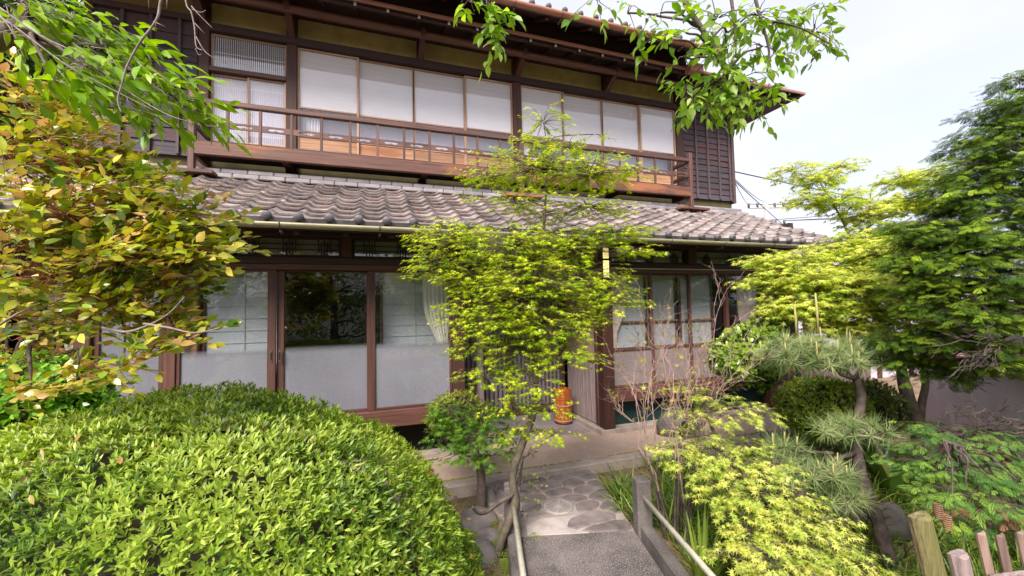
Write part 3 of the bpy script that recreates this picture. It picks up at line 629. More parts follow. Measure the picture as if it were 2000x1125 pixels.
# balcony railing
YR = 1.0
bal = bx('balcony', 'base', H, (-2.24, YR-.035, 3.93), (5.90, YR+.035, 4.11), .008)
bx('floor_board', 'dark', bal, (-2.2, YR+.036, 4.02), (5.86, YU-.075, 4.06), .003)  # near-black colour stands in for the shadow on the floor's underside
bx('top_rail', 'rail', bal, (-2.20, YR-.035, 4.61), (5.86, YR+.035, 4.685), .012)
for x in (-2.215, 2.37, 5.87): bx('corner_post', 'railz', bal, (x-.035, YR-.04, 3.63), (x+.035, YR+.04, 4.79 if x != 2.37 else 4.605), .006)
xb = [-2.20+.3815*i for i in range(1, 21)]; xb = [x for x in xb if abs(x-2.37) > .12]+[2.37]; xb.sort()
for x in xb: bx('baluster', 'railz', bal, (x-.017, YR-.017, 4.108), (x+.017, YR+.017, 4.612), .003)
allx = [-2.18]+xb+[5.84]
for xa, xb_ in zip(allx[:-1], allx[1:]):
    x0, x1 = xa+.016, xb_-.016; w = x1-x0; z0, z1 = 4.315, 4.400; k = 17; us = np.linspace(0, 1, k); v = []; f = []
    th = np.array([0 if (u < .2 or u > .8) else min(1, 4.5*sqrt(max(0, (u-.2)*(.8-u)))) for u in us]); lump = np.abs(np.sin((us-.2)/.6*pi*2.0))
    ht = z0+.042+.020*th; hb = z0+.042-th*(.006+.016*lump)
    for y in (YR-.009, YR+.009):
        v += [(x0+u*w, y, z1) for u in us]+[(x0+u*w, y, q) for u, q in zip(us, ht)]+[(x0+u*w, y, q) for u, q in zip(us, hb)]+[(x0+u*w, y, z0) for u in us]
    for i in range(k-1):
        for o in (0, 2*k): f += [(o+i, o+i+1, o+k+i+1, o+k+i), (4*k+o+i, 4*k+o+k+i, 4*k+o+k+i+1, 4*k+o+i+1)]
        f += [(k+i, k+i+1, 5*k+i+1, 5*k+i), (2*k+i, 6*k+i, 6*k+i+1, 2*k+i+1), (i, 4*k+i, 4*k+i+1, i+1), (3*k+i, 3*k+i+1, 7*k+i+1, 7*k+i)]
    MB().add(v, f).build('carved_panel', 'rail', bal)
for x in (-2.215, 5.87):
    bx('side_rail', 'ybeam', bal, (x-.03, YR+.041, 4.61), (x+.03, YU-.09, 4.68), .006); bx('side_rail', 'ybeam', bal, (x-.015, YR+.041, 4.32), (x+.015, YU-.09, 4.39), .004); bx('side_beam', 'base', bal, (x-.03, YR+.041, 3.93), (x+.03, YU-.09, 4.10), .006)
for x in (-2.28, 2.36, 5.86): bx('foot_board', 'base', bal, (x-.34, YR-.13, 3.66), (x+.34, YR+.06, 3.705), .006)
for x in (-1.15, .79, 2.5, 4.38): bx('balcony_bracket', 'post', bal, (x-.045, YR+.05, 3.94), (x+.045, YU-.062, 4.018), .005)

# upper eave: short roof on rafters, then the tall dark band, then the main roof
HY, HZ = .75, 6.20
keta = MB().tube([(x, 1.14, 6.235) for x in np.linspace(-3.9, 6.3, 12)], .062, 10).build('eave_purlin', 'purlin', H, True)
for x in (-2.29, -1.15, .79, 2.52, 4.38, 6.15):
    MB().add([np.array(q) for q in ((x-.045, YU-.06, 6.02), (x+.045, YU-.06, 6.02), (x+.045, YU-.06, 6.14), (x-.045, YU-.06, 6.14), (x-.045, 1.17, 6.22), (x+.045, 1.17, 6.22), (x+.045, 1.10, 6.29), (x-.045, 1.10, 6.29))], [(0, 1, 5, 4), (1, 2, 6, 5), (2, 3, 7, 6), (3, 0, 4, 7), (4, 5, 6, 7)]).build('brace', 'post', H)
    bx('beam_end', 'post', H, (x-.04, 1.06, 6.19), (x+.04, YU-.05, 6.30), .005)
def eave(y): return HZ+.04+(y-HY)*.36
ev = MB(); XE = 8.76
ev.add([(-4.6, HY, eave(HY)+.04), (XE, HY, eave(HY)+.04), (7.4, YU+.1, eave(YU+.1)+.04), (-4.6, YU+.1, eave(YU+.1)+.04), (-4.6, HY, eave(HY)+.075), (XE, HY, eave(HY)+.075), (7.4, YU+.1, eave(YU+.1)+.10), (-4.6, YU+.1, eave(YU+.1)+.10)], [(3, 2, 1, 0), (4, 5, 6, 7), (0, 1, 5, 4), (1, 2, 6, 5), (3, 0, 4, 7)])
ev.add([(XE, HY, eave(HY)+.04), (XE, 6.5, eave(HY)+.04), (7.4, 6.5, eave(YU+.1)+.04), (7.4, YU+.1, eave(YU+.1)+.04), (XE, HY, eave(HY)+.075), (XE, 6.5, eave(HY)+.075), (7.4, 6.5, eave(YU+.1)+.10), (7.4, YU+.1, eave(YU+.1)+.10)], [(3, 2, 1, 0), (4, 5, 6, 7), (0, 1, 5, 4), (1, 2, 6, 5)])
ea = ev.build('eave', 'ybeam', H)
bx('eave_edge', 'copper', ea, (-4.6, HY-.028, eave(HY)+.030), (XE+.02, HY-.002, eave(HY)+.080), .004); bx('eave_edge', 'copper', ea, (XE+.002, HY, eave(HY)+.030), (XE+.028, 6.5, eave(HY)+.080), .004)
def bar(a_, b_, w, h): 
    a_, b_ = np.array(a_, float), np.array(b_, float); d = b_-a_; s_ = np.cross(d, [0, 0, 1]); s_ = s_/np.linalg.norm(s_)*w/2; t = np.array([0, 0, h/2])
    return MB().add([a_-s_-t, a_+s_-t, a_+s_+t, a_-s_+t, b_-s_-t, b_+s_-t, b_+s_+t, b_-s_+t], [(3, 2, 1, 0), (4, 5, 6, 7), (0, 1, 5, 4), (1, 2, 6, 5), (2, 3, 7, 6), (3, 0, 4, 7)])
for i in range(29):
    x = -4.3+i*.4535; r = bar((x, HY+.05, eave(HY+.05)+.012), (x, YU-.04, eave(YU-.04)+.012), .036, .05).build('rafter', 'ybeam', ea)
    bx('rafter_tip', 'white_tip', r, (x-.0185, HY+.044, eave(HY+.05)-.013), (x+.0185, HY+.0495, eave(HY+.05)+.036), .001)
for i in range(9):
    y = 1.2+i*.5; bar((XE-.04, y, eave(HY)+.02), (7.5, y, eave(HY+1.2)+.02), .036, .05).build('rafter', 'ybeam', ea)
bar((XE-.06, HY+.06, eave(HY)+.01), (7.55, YU-.05, eave(YU)+.0), .06, .08).build('hip_rafter', 'ybeam', ea)
XM = 6.0
band = bx('eave_band', 'beam', H, (-4.6, .86, 6.29), (XM-.25, .92, 6.86), .004)
for z in (6.44, 6.60): bx('band_board', 'beam', band, (-4.6, .845, z-.15), (XM-.25, .859, z-.004), .003)
MY, MZ, RY, RZ = .36, 6.43, 4.6, 8.8
mr = MB(); mr.add([(-4.6, MY, MZ-.02), (XM, MY, MZ-.02), (XM, RY, RZ-.02), (-4.6, RY, RZ-.02), (-4.6, MY, MZ+.03), (XM, MY, MZ+.03), (XM, RY, RZ+.03), (-4.6, RY, RZ+.03)], [(3, 2, 1, 0), (4, 5, 6, 7), (0, 1, 5, 4), (1, 2, 6, 5), (2, 3, 7, 6), (3, 0, 4, 7)])
mr.add([(-4.6, RY, RZ), (XM, RY, RZ), (XM, 8.6, 6.5), (-4.6, 8.6, 6.5)], [(0, 1, 2, 3)])
mro = mr.build('upper_roof', 'ybeam', H)
s2 = np.array([0, RY-MY, RZ-MZ]); L2 = np.linalg.norm(s2); s2 = s2/L2; n2 = np.array([0, -s2[2], s2[1]]); B2 = Matrix(((1, 0, 0), (0, s2[1], n2[1]), (0, s2[2], n2[2])))
rest = MB(); nc = int(10.6/PW)
for c_ in range(nc):
    for r_ in range(6):
        pos = np.array([-4.6+c_*PW, MY-.03, MZ+.03])+s2*(r_*EX); mw = Matrix.Translation(Vector(tuple(pos))) @ B2.to_4x4(); me = TE if r_ == 0 else TM
        if r_ == 0:
            o = bpy.data.objects.new(me.name, me); link(o, mro); o.matrix_basis = mw
        else: rest.add(np.array([mw @ v.co for v in me.vertices]), [tuple(pl.vertices) for pl in me.polygons])
tag(rest.build('roof_tiles', 'tile', mro, True), kind='stuff')
bx('gable_board', 'beam', H, (XM-.3, 1.0, 6.3), (XM-.25, 6, 7.2), .003)
gutter(-4.6, XM+.1, MY-.085, MZ-.005, .055, 'copper', H, .78)
bx('rain_hopper', 'copper', H, (5.62, .60, 6.20), (5.92, .76, 6.36), .006)
for i in range(14): x = -4.4+i*.78; bar((x, MY+.03, MZ-.05), (x, .95, MZ-.05+.59*.56), .045, .05).build('rafter', 'ybeam', mro)

# ---------------------------------------------------------------- plants
def tmpl_leaf(w=.22, fold=.05, droop=.08):
    v = np.array([(0, 0, 0), (.3, -w*.9, fold), (.3, 0, 0), (.3, w*.9, fold), (.62, -w*.85, fold-droop*.3), (.62, 0, -droop*.3), (.62, w*.85, fold-droop*.3), (1, 0, -droop)])
    return v, [(0, 1, 2), (0, 2, 3), (1, 4, 5, 2), (2, 5, 6, 3), (4, 7, 5), (5, 7, 6)]
def tmpl_lance(w=.15, fold=.04): 
    return np.array([(0, 0, 0), (.5, -w, fold), (.55, 0, -.01), (.5, w, fold), (1, 0, -.05)]), [(0, 1, 2), (0, 2, 3), (1, 4, 2), (2, 4, 3)]
def tmpl_maple(lobes=((-122, .36), (-78, .58), (-38, .74), (0, .80), (38, .74), (78, .58), (122, .36))):
    c = np.array([.28, 0]); v = [(.28, 0, .02), (.10, 0, 0)]; last = len(lobes)-1
    for i, (a, l) in enumerate(lobes):
        t = radians(a); v.append((c[0]+l*cos(t)*.95, l*sin(t), -.16*l*l))
        if i < last: t = radians((a+lobes[i+1][0])/2); v.append((c[0]+.15*cos(t), .15*sin(t), 0))
    n = len(v); return np.array(v), [(0, i+1, i) for i in range(2, n-1)]+[(0, 2, 1), (0, 1, n-1)]
def tmpl_frond():
    v = []; f = []
    def strip(a, b, w):
        a, b = np.array(a, float), np.array(b, float); d = b-a; s = np.array([-d[1], d[0], 0]); s = s/np.linalg.norm(s)*w; m = a*.45+b*.55; k = len(v)
        v.extend([a, m-s, b, m+s]); f.append((k, k+1, k+2, k+3))
    strip((0, 0, 0), (1, 0, -.16), .03)
    for i in range(6):
        x = .10+.15*i; l = (.50, .44, .46, .34, .30, .2)[i]
        for sg in (-1, 1):
            if (i, sg) == (2, 1): continue
            e = (x+l*.80, sg*l*.62, -.06-.22*l); strip((x, 0, -.02), e, .028)
            q = .55; strip((x+l*.8*q, sg*l*.62*q, -.04), (x+l*.8*q+.16, sg*(l*.62*q-.01), -.05), .03)
    return np.array(v), f
def tmpl_needle(w=.014): return np.array([(0, -w, 0), (0, w, 0), (1, 0, -.03)]), [(0, 1, 2)]
def tmpl_blade(w=.022):
    v = [(0, -w, 0), (0, w, 0), (.4, -w*.9, .0), (.4, w*.9, .0), (.75, -w*.65, -.10), (.75, w*.65, -.10), (1, 0, -.30)]
    return np.array(v), [(0, 1, 3, 2), (2, 3, 5, 4), (4, 5, 6)]
T_OVAL, T_LANCE, T_MAPLE, T_FROND, T_NEEDLE, T_BLADE = tmpl_leaf(), tmpl_lance(), tmpl_maple(), tmpl_frond(), tmpl_needle(), tmpl_blade()
T_STAR = tmpl_maple(((-105, .5), (-52, .72), (0, .82), (52, .72), (105, .5)))
T_LONG, T_CHER, T_ROUND, T_STRAP = tmpl_leaf(.17, .05, .16), tmpl_leaf(.25, .06, .14), tmpl_leaf(.3, .05, .05), tmpl_leaf(.1, .03, .25)
def unit(a): return a/(np.linalg.norm(a, axis=-1, keepdims=True)+1e-9)
def frame(a, n):
    a = unit(a); n = n-a*(a*n).sum(-1, keepdims=True); n = unit(n); return a, np.cross(n, a), n
def lerp_palette(pal, t):
    pal = np.array(pal, float); t = np.clip(t, 0, .9999)*(len(pal)-1); i = t.astype(int); k = (t-i)[:, None]; return pal[i]*(1-k)+pal[i+1]*k
def scatter(name, mat, parent, tm, c, a, n, size, col):
    """many small leaves as one mesh, each with its own colour"""
    tv, tf = tm; a, s, n = frame(np.asarray(a, float), np.asarray(n, float)); N, k = len(c), len(tv); size = np.broadcast_to(np.asarray(size, float), (N,))
    v = c[:, None, :]+size[:, None, None]*(tv[None, :, 0, None]*a[:, None]+tv[None, :, 1, None]*s[:, None]+tv[None, :, 2, None]*n[:, None])
    me = bpy.data.meshes.new(name); lens = np.array([len(q) for q in tf]); flat = np.concatenate([np.array(q) for q in tf])
    me.vertices.add(N*k); me.vertices.foreach_set('co', v.ravel().astype(np.float32))
    li = (flat[None]+np.arange(N)[:, None]*k).ravel(); me.loops.add(len(li)); me.loops.foreach_set('vertex_index', li.astype(np.int32))
    L_ = np.tile(lens, N); me.polygons.add(len(L_)); me.polygons.foreach_set('loop_start', np.concatenate([[0], np.cumsum(L_)[:-1]]).astype(np.int32)); me.polygons.foreach_set('loop_total', L_.astype(np.int32))
    at_ = me.attributes.new('lc', 'FLOAT_COLOR', 'POINT'); cc = np.concatenate([np.repeat(col, k, axis=0), np.ones((N*k, 1))], 1); at_.data.foreach_set('color', cc.ravel().astype(np.float32))
    me.materials.append(M[mat]); me.update(calc_edges=True); me.validate()
    o = link(bpy.data.objects.new(name, me), parent); o['kind'] = 'stuff'; return o
def leaf_objects(name, mat, parent, tm, c, a, n, size, count):
    """the leaves that show largest, each an object sharing one mesh; returns the mask of leaves used"""
    q = c-CAM; dep = q@W_; px = 1000+FPX*(q@R_)/dep; py = 562.5-FPX*(q@U_)/dep
    ok = (dep > .2) & (px > -10) & (px < 2010) & (py > -10) & (py < 1135); sc = np.where(ok, size/dep, -1); idx = np.argsort(-sc)[:count]; idx = idx[sc[idx] > 0]
    me = MB().add(*tm).mesh(name, mat, True); A, S_, N_ = frame(a, n)
    for i in idx:
        o = bpy.data.objects.new(name, me); link(o, parent); z = float(size[i])
        o.matrix_basis = Matrix([[A[i][r]*z, S_[i][r]*z, N_[i][r]*z, c[i][r]] for r in range(3)]+[[0, 0, 0, 1]])
    m = np.zeros(len(c), bool); m[idx] = True; return m
def wobble(a, b, k=5, amp=.06, sag=0.0):
    a, b = np.array(a, float), np.array(b, float); t = np.linspace(0, 1, k)[:, None]; L_ = np.linalg.norm(b-a)
    p = a*(1-t)+b*t+rng.normal(0, amp*L_, (k, 3))*np.sin(t*pi); p[:, 2] += sag*L_*np.sin(t[:, 0]*pi); return p
def sprays(pads, per, tl, lpt, size, style, jit=.3):
    """leafy twigs inside soft ellipsoids; gives leaf frames, twig lines and a tint value for each leaf"""
    Cc, A, Nn, Z, T, tw = [], [], [], [], [], []
    for (c, r, *dn) in pads:
        nt_ = max(3, int((dn[0] if dn else 1)*per*(r[0]*r[1]+r[0]*r[2]+r[1]*r[2])))
        for _ in range(nt_):
            d = unit(rng.normal(0, 1, 3)); rad = rng.random()**.45; o = c+d*r*rad
            if style == 'flat': t = unit(np.array([d[0], d[1], 0])+rng.normal(0, .35, 3)*np.array([1, 1, .25])); t[2] -= .10
            elif style == 'hang': t = unit(np.array([d[0]*.6, d[1]*.6, -.55])+rng.normal(0, .4, 3))
            elif style == 'up': t = unit(np.array([d[0], d[1], .25])+rng.normal(0, .4, 3))
            elif style == 'rise': t = unit(np.array([.55+.3*d[0], .2+.3*d[1], .12])+rng.normal(0, .35, 3))
            elif style == 'side': t = unit(np.array([.75, .25, -.3])+rng.normal(0, .35, 3))
            else: t = unit(d+rng.normal(0, .4, 3))
            l = tl*rng.uniform(.6, 1.25); tint = rng.random()*.7+.3*np.clip(.5+.5*d[2], 0, 1); tw.append((c, o, o+t*l))
            side = unit(np.cross(t, [0, 0, 1.])+1e-6)
            for j in range(lpt):
                s_ = (j+1)/lpt; sg = 1 if j % 2 else -1; sp = (1-.4*s_) if j < lpt-1 else .1
                ax = unit(t*(.35+.6*s_)+side*sg*sp+rng.normal(0, .22, 3)); 
                if style in ('flat', 'hang', 'side'): ax[2] -= .32
                if style == 'rise': ax[2] += .18
                nn = np.array([0, 0, 1.])+rng.normal(0, jit, 3)+.25*d
                if style == 'rise': nn = nn-.7*np.array([W_[0], W_[1], 0])*rng.random()
                if style == 'hang': nn = nn+.8*unit(np.array([-W_[0], -W_[1], .2]))*rng.random()
                Cc.append(o+t*l*s_+rng.normal(0, .1*size, 3)); A.append(ax); Nn.append(nn); Z.append(size*rng.uniform(.65, 1.15)); T.append(np.clip(tint+rng.normal(0, .16), 0, 1))
    return np.array(Cc), np.array(A), np.array(Nn), np.array(Z), np.array(T), tw
def px_pads(lst, k=.9):
    o = []
    for (x, y, d, rx, ry, *q) in lst: o.append((at(x, y, d), np.array([rx*d/FPX, max(rx, ry)*d/FPX*k, ry*d/FPX]), q[0] if q else 1.0))
    return o
def limbs(trunk, trad, pads, r0=.02, par=None, mat='bark', reach=9.0, start=0):
    tp = np.array(trunk); m = 0
    for (c, r, *_) in pads:
        if np.linalg.norm(tp[start:]-c, axis=1).min() > reach: continue
        dd = np.linalg.norm(tp[start:]-c, axis=1)+.8*np.maximum(0, tp[start:, 2]-c[2]+.0); i = start+int(np.argmin(dd)); L_ = np.linalg.norm(tp[i]-c)
        pts = smoothpath(wobble(tp[i], c, 5, .05, .06), 4); MB().tube(pts, np.linspace(min(r0, trad[i]*.7), .004, len(pts)), 6).build('branch', mat, par, True)
def twigs(tw, par, mat='bark', r=.0016, name='twigs'):
    m = MB()
    for c, o, e in tw: m.tube([c+(o-c)*.15, c+(o-c)*.6+np.array([0, 0, .01]), o, e], [r*1.6, r*1.3, r, r*.6], 3, False)
    tag(m.build(name, mat, par), kind='stuff')
def plant(name, label, cat, base, trunk, trad, pads, tm, size, pal, per, tl, lpt, style, mat='leaf', bark='bark', group=None, r0=.02, indiv=0, imat=None, jit=.3, tsides=10, start=0, twm=None, iname='leaf', limb=True, gap=None, reach=9.0):
    t = thing(name, base, label, cat, group)
    tp = smoothpath(trunk, 6); tr = np.interp(np.linspace(0, 1, len(tp)), np.linspace(0, 1, len(trad)), trad)
    MB().tube(tp, tr*(1+.06*np.sin(np.arange(len(tp))*2.1)), tsides).build('trunk', bark, t, True)
    if limb: limbs(tp, tr, pads, r0, t, bark, start=start*6, reach=reach)
    c, a, n, z, tt, tw = sprays(pads, per, tl, lpt, size, style, jit); twigs(tw, t, twm or bark)
    if gap is not None:                                               # a natural gap in the crown
        g = np.linalg.norm(np.cross(c-CAM, unit(gap-CAM)), axis=1) > .11; c, a, n, z, tt = c[g], a[g], n[g], z[g], tt[g]
    col = lerp_palette(pal, tt)*rng.uniform(.8, 1.2, (len(tt), 1)); keep = np.ones(len(c), bool)
    if indiv: keep = ~leaf_objects(iname, imat, t, tm, c, a, n, z, indiv)
    if keep.any(): scatter('foliage', mat, t, tm, c[keep], a[keep], n[keep], z[keep], col[keep])
    return t
def dome(name, label, cat, c, r, nros, lpr, size, pal, tm=T_LANCE, mat='leaf', bump=.06, dips=(), zmin=-.9, stem=True, group=None, spread=.9, depthj=.06, rot=None):
    """clipped bush: stems, an added opaque dark core and rosettes of leaves over an uneven rounded skin"""
    c = np.array(c, float); r = np.array(r, float); t = thing(name, (c[0], c[1], c[2]-r[2]*.9 if zmin < -.5 else c[2]), label, cat, group)
    RM = np.eye(3) if rot is None else np.array(rot)
    def skin(d):
        k = 1+bump*(hash3(d, 5.0, c[0])+.6*hash3(d, 11.0, c[1])+.45*hash3(d, 23.0, c[2])); p = c+(d*r*k[:, None])@RM.T
        for (q, w, h) in dips:
            g = h*np.exp(-((p-q)**2).sum(1)/w**2); p = p-unit(p-c)*g[:, None]
        return p
    d = unit(rng.normal(0, 1, (nros*3, 3))); d = d[d[:, 2] > zmin][:nros]; p = skin(d); nn = unit(d/r)@RM.T
    if nros > 20000: k_ = (((p-CAM)*nn).sum(1) < .25) | (rng.random(len(p)) < .3); p, nn = p[k_], nn[k_]      # fewer rosettes where the skin faces away from the camera
    p = p-nn*np.abs(rng.normal(0, depthj, (len(p), 1)))
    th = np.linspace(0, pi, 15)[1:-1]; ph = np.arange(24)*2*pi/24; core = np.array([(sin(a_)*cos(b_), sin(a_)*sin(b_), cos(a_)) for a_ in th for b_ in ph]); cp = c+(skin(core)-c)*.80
    MB().add(cp, [(i*24+j, (i+1)*24+j, (i+1)*24+(j+1) % 24, i*24+(j+1) % 24) for i in range(12) for j in range(24)]+[tuple(range(24))[::-1]]).build('opaque_core', 'core', t, True)  # added opaque dark shell that closes the bush behind its leaves
    if stem:
        m = MB()
        for i in range(7):
            q = c+np.array([rng.normal(0, .15)*r[0], rng.normal(0, .15)*r[1], -r[2]]); e = c+unit(rng.normal(0, 1, 3)+np.array([0, 0, .8]))*r*.8; m.tube(wobble(q, e, 6, .05), np.linspace(.02, .006, 6), 6)
        m.build('stems', 'bark', t, True)
    Cc, A, Nn, Z, T = [], [], [], [], []
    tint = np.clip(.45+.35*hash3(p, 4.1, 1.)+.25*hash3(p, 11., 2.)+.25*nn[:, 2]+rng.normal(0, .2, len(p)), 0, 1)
    for i in range(lpr):
        ang = 2*pi*i/lpr+rng.random(len(p))*6; ref = unit(np.cross(nn, rng.normal(0, 1, (len(p), 3)))); b2 = np.cross(nn, ref)
        rad = ref*np.cos(ang)[:, None]+b2*np.sin(ang)[:, None]; up_ = rng.uniform(.25, 1.1, (len(p), 1))
        a_ = unit(rad*spread+nn*up_+np.array([0, 0, .25])); Cc.append(p+nn*rng.uniform(-.01, .02, (len(p), 1))); A.append(a_); Nn.append(nn*1.0-rad*up_*.6+rng.normal(0, .2, (len(p), 3)))
        Z.append(size*rng.uniform(.55, 1.3, len(p))); T.append(np.clip(tint+rng.normal(0, .15, len(p)), 0, 1))
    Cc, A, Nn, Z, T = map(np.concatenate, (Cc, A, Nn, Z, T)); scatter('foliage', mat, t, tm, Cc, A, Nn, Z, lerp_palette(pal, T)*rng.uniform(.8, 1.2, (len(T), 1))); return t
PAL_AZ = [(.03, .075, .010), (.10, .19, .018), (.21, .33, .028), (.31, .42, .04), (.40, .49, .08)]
PAL_MAP = [(.19, .35, .008), (.35, .48, .012), (.50, .58, .018), (.64, .66, .05)]
PAL_YEL = [(.30, .42, .06), (.45, .54, .09), (.58, .62, .13), (.66, .62, .17)]
PAL_YG = [(.28, .42, .05), (.46, .56, .07), (.60, .63, .10), (.68, .66, .18)]
PAL_CON = [(.016, .038, .008), (.04, .085, .010), (.08, .15, .013), (.15, .24, .018)]
PAL_DARK = [(.015, .04, .01), (.035, .08, .015), (.07, .13, .02)]

# big clipped azalea in front of the sliding doors
azc = CAM+np.array([W_[0], W_[1], 0])/cos(PITCH)*2.40+_r*-1.91; azc[2] = .08
dip = at(225, 800, 1.75)
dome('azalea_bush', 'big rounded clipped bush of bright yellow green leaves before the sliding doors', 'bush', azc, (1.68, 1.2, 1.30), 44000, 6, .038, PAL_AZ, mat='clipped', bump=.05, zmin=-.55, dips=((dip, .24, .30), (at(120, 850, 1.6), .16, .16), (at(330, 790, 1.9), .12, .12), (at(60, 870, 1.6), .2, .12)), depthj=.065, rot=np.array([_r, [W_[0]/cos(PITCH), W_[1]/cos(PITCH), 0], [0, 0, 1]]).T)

ab = bpy.data.objects['azalea_bush']; dv = unit(rng.normal(0, 1, (60, 3))*np.array([1, 1, .5])+np.array([.2, -.5, .8])); dq = azc+(dv*np.array([1.68, 1.2, 1.30])*1.03)@np.array([_r, [W_[0]/cos(PITCH), W_[1]/cos(PITCH), 0], [0, 0, 1]])
scatter('dead_leaves', 'leaf', ab, T_OVAL, dq, rng.normal(0, 1, (60, 3)), dv+rng.normal(0, .4, (60, 3)), rng.uniform(.03, .06, 60), lerp_palette([(.2, .08, .04), (.42, .2, .08), (.45, .36, .08)], rng.random(60)))
nl = 900; rx_, rd_ = rng.uniform(-2.6, 7.2, nl), rng.uniform(.1, 2.2, nl)**1.0; cx_ = np.floor((rx_-X0)/PW)*PW+X0+PW*rng.normal(.42, .13, nl)
rp_ = np.stack([cx_, np.full(nl, EY), np.full(nl, EZ)], 1)+np.outer(rd_, sl)+sn*.040; ra = rng.uniform(0, 6.28, nl)
scatter('leaf_litter', 'leaf', roof, T_OVAL, rp_, np.stack([np.cos(ra), np.sin(ra)*.9, np.sin(ra)*.4], 1), sn+rng.normal(0, .15, (nl, 3)), rng.uniform(.018, .045, nl), lerp_palette([(.2, .09, .05), (.42, .18, .07), (.5, .28, .12)], rng.random(nl)))

# maple in front of the entrance
TR = [(962, 1150, 3.2), (968, 1100, 3.22), (985, 1040, 3.25), (1006, 985, 3.3), (1001, 930, 3.33), (1015, 880, 3.35), (1036, 825, 3.36), (1047, 770, 3.36), (1043, 700, 3.37), (1050, 620, 3.37), (1058, 540, 3.38), (1062, 450, 3.38), (1066, 380, 3.38), (1068, 300, 3.38), (1062, 235, 3.38)]
tr_ = [at(*q) for q in TR]; tr_[0][2] = -.3
mp_ = [(1060, 240, 3.38, 34, 34, .5), (1040, 285, 3.38, 50, 22, .6), (1110, 285, 3.3, 45, 16, .5), (1160, 262, 3.3, 22, 10, .4), (1050, 330, 3.4, 120, 22, .7), (1150, 340, 3.3, 100, 20, .7), (950, 345, 3.45, 45, 20, .8), (1225, 332, 3.3, 35, 12, .7),
    (1000, 392, 3.3, 80, 18, .45), (1150, 405, 3.4, 90, 16, .45), (1060, 420, 3.5, 60, 18, .35), (890, 470, 3.4, 85, 35), (1000, 480, 3.2, 100, 38), (1110, 480, 3.5, 100, 35), (1200, 455, 3.4, 70, 18), (850, 520, 3.4, 45, 30), (940, 545, 3.5, 90, 35), (1040, 550, 3.1, 100, 42), (1130, 545, 3.4, 90, 36), (1195, 585, 3.3, 55, 26), (1235, 490, 3.3, 40, 14),
    (905, 610, 3.4, 45, 40), (985, 620, 3.3, 80, 40), (1070, 630, 3.2, 80, 40), (1130, 620, 3.4, 55, 26), (1010, 680, 3.4, 80, 36, .7), (1100, 690, 3.2, 65, 26, .8), (920, 680, 3.4, 45, 30, .6), (950, 735, 3.3, 55, 24, .6), (1040, 750, 3.2, 55, 26, .6), (1000, 790, 3.3, 45, 20, .5), (1070, 790, 3.2, 35, 20, .5), (1090, 850, 3.2, 30, 14), (1010, 840, 3.4, 30, 16)]
plant('maple_tree', 'slender maple with fresh yellow green leaves in front of the entrance', 'tree', tr_[0], tr_, [.036, .035, .033, .036, .03, .033, .032, .03, .026, .022, .017, .012, .009, .006, .003], px_pads([(q[0], q[1], q[2], q[3], q[4]*1.22)+tuple(q[5:]) for q in mp_], .8), T_STAR, .042, PAL_MAP, 780, .14, 7, 'flat', bark='barkg', r0=.013, start=5, gap=at(1183, 505, 4.6))
br_ = MB(); pts = smoothpath([at(1003, 965, 3.3), at(970, 985, 3.2), at(950, 1000, 3.15), at(935, 1002, 3.1), at(922, 990, 3.05)], 5); br_.tube(pts, np.linspace(.02, .010, len(pts)), 8); br_.build('branch', 'bark', bpy.data.objects['maple_tree'], True)

# camellia with bronze leaves
cp = [at(-230, 1500, 2.3), at(-190, 1000, 2.3), at(-100, 720, 2.3), at(-10, 660, 2.3), at(80, 630, 2.3), at(160, 570, 2.3), at(240, 510, 2.2)]; cp[0][2] = -.16
cpads = [(40, 190, 2.1, 60, 60), (110, 240, 2.0, 70, 50), (30, 320, 1.9, 80, 80), (150, 320, 1.9, 90, 60), (235, 330, 2.1, 60, 45), (250, 400, 1.9, 90, 50), (130, 420, 1.8, 100, 70), (350, 420, 2.0, 75, 40), (330, 480, 1.9, 90, 45), (420, 470, 2.1, 40, 14, .6), (230, 500, 1.8, 100, 50), (40, 470, 1.8, 80, 70), (110, 540, 1.8, 100, 45), (310, 550, 1.9, 70, 38), (200, 580, 1.8, 80, 35), (30, 580, 1.9, 60, 30), (270, 610, 1.9, 70, 30), (340, 640, 1.9, 40, 22), (70, 660, 2.2, 50, 20), (240, 715, 1.8, 60, 20, .6), (150, 740, 1.9, 70, 25, .4), (60, 760, 2.0, 60, 35, .6), (300, 680, 1.8, 50, 18), (30, 690, 2.1, 60, 30, .6), (110, 690, 2.0, 50, 20, .35), (20, 620, 2.0, 60, 30), (360, 530, 2.0, 45, 20, .6), (130, 620, 1.9, 70, 30)]
PAL_CAM = [(.07, .16, .02), (.19, .29, .03), (.31, .39, .035), (.42, .46, .045), (.5, .48, .06), (.53, .42, .09), (.58, .32, .15)]
cam_t = plant('camellia_tree', 'broad camellia with glossy green and bronze new leaves over the clipped bush', 'tree', cp[0], cp, [.06, .05, .036, .028, .022, .015, .008], px_pads(cpads, .9), T_ROUND, .060, PAL_CAM, 600, .15, 7, 'rise', mat='gloss', bark='bark', r0=.02, indiv=300, imat='camleaf', jit=.5, twm='twigr', start=2)
for pl in ([(200, 640), (245, 648), (290, 635), (330, 612), (360, 580)], [(-10, 640), (30, 615), (65, 598)], [(280, 632), (330, 640), (380, 650), (430, 640)]):
    pts = smoothpath([at(x, y, 1.75) for x, y in pl], 5); MB().tube(pts, np.linspace(.006, .002, len(pts)), 6).build('bare_branch', 'twig', cam_t, True)

dome('leafy_shrub', 'fresh green leafy shrub between the clipped bush and the shaded end doors', 'shrub', at(40, 800, 3.3), (.55, .4, .42), 1500, 5, .07, [(.08, .2, .015), (.16, .36, .02), (.26, .46, .04)], tm=T_ROUND, mat='gloss', bump=.15, zmin=-.9, depthj=.08)

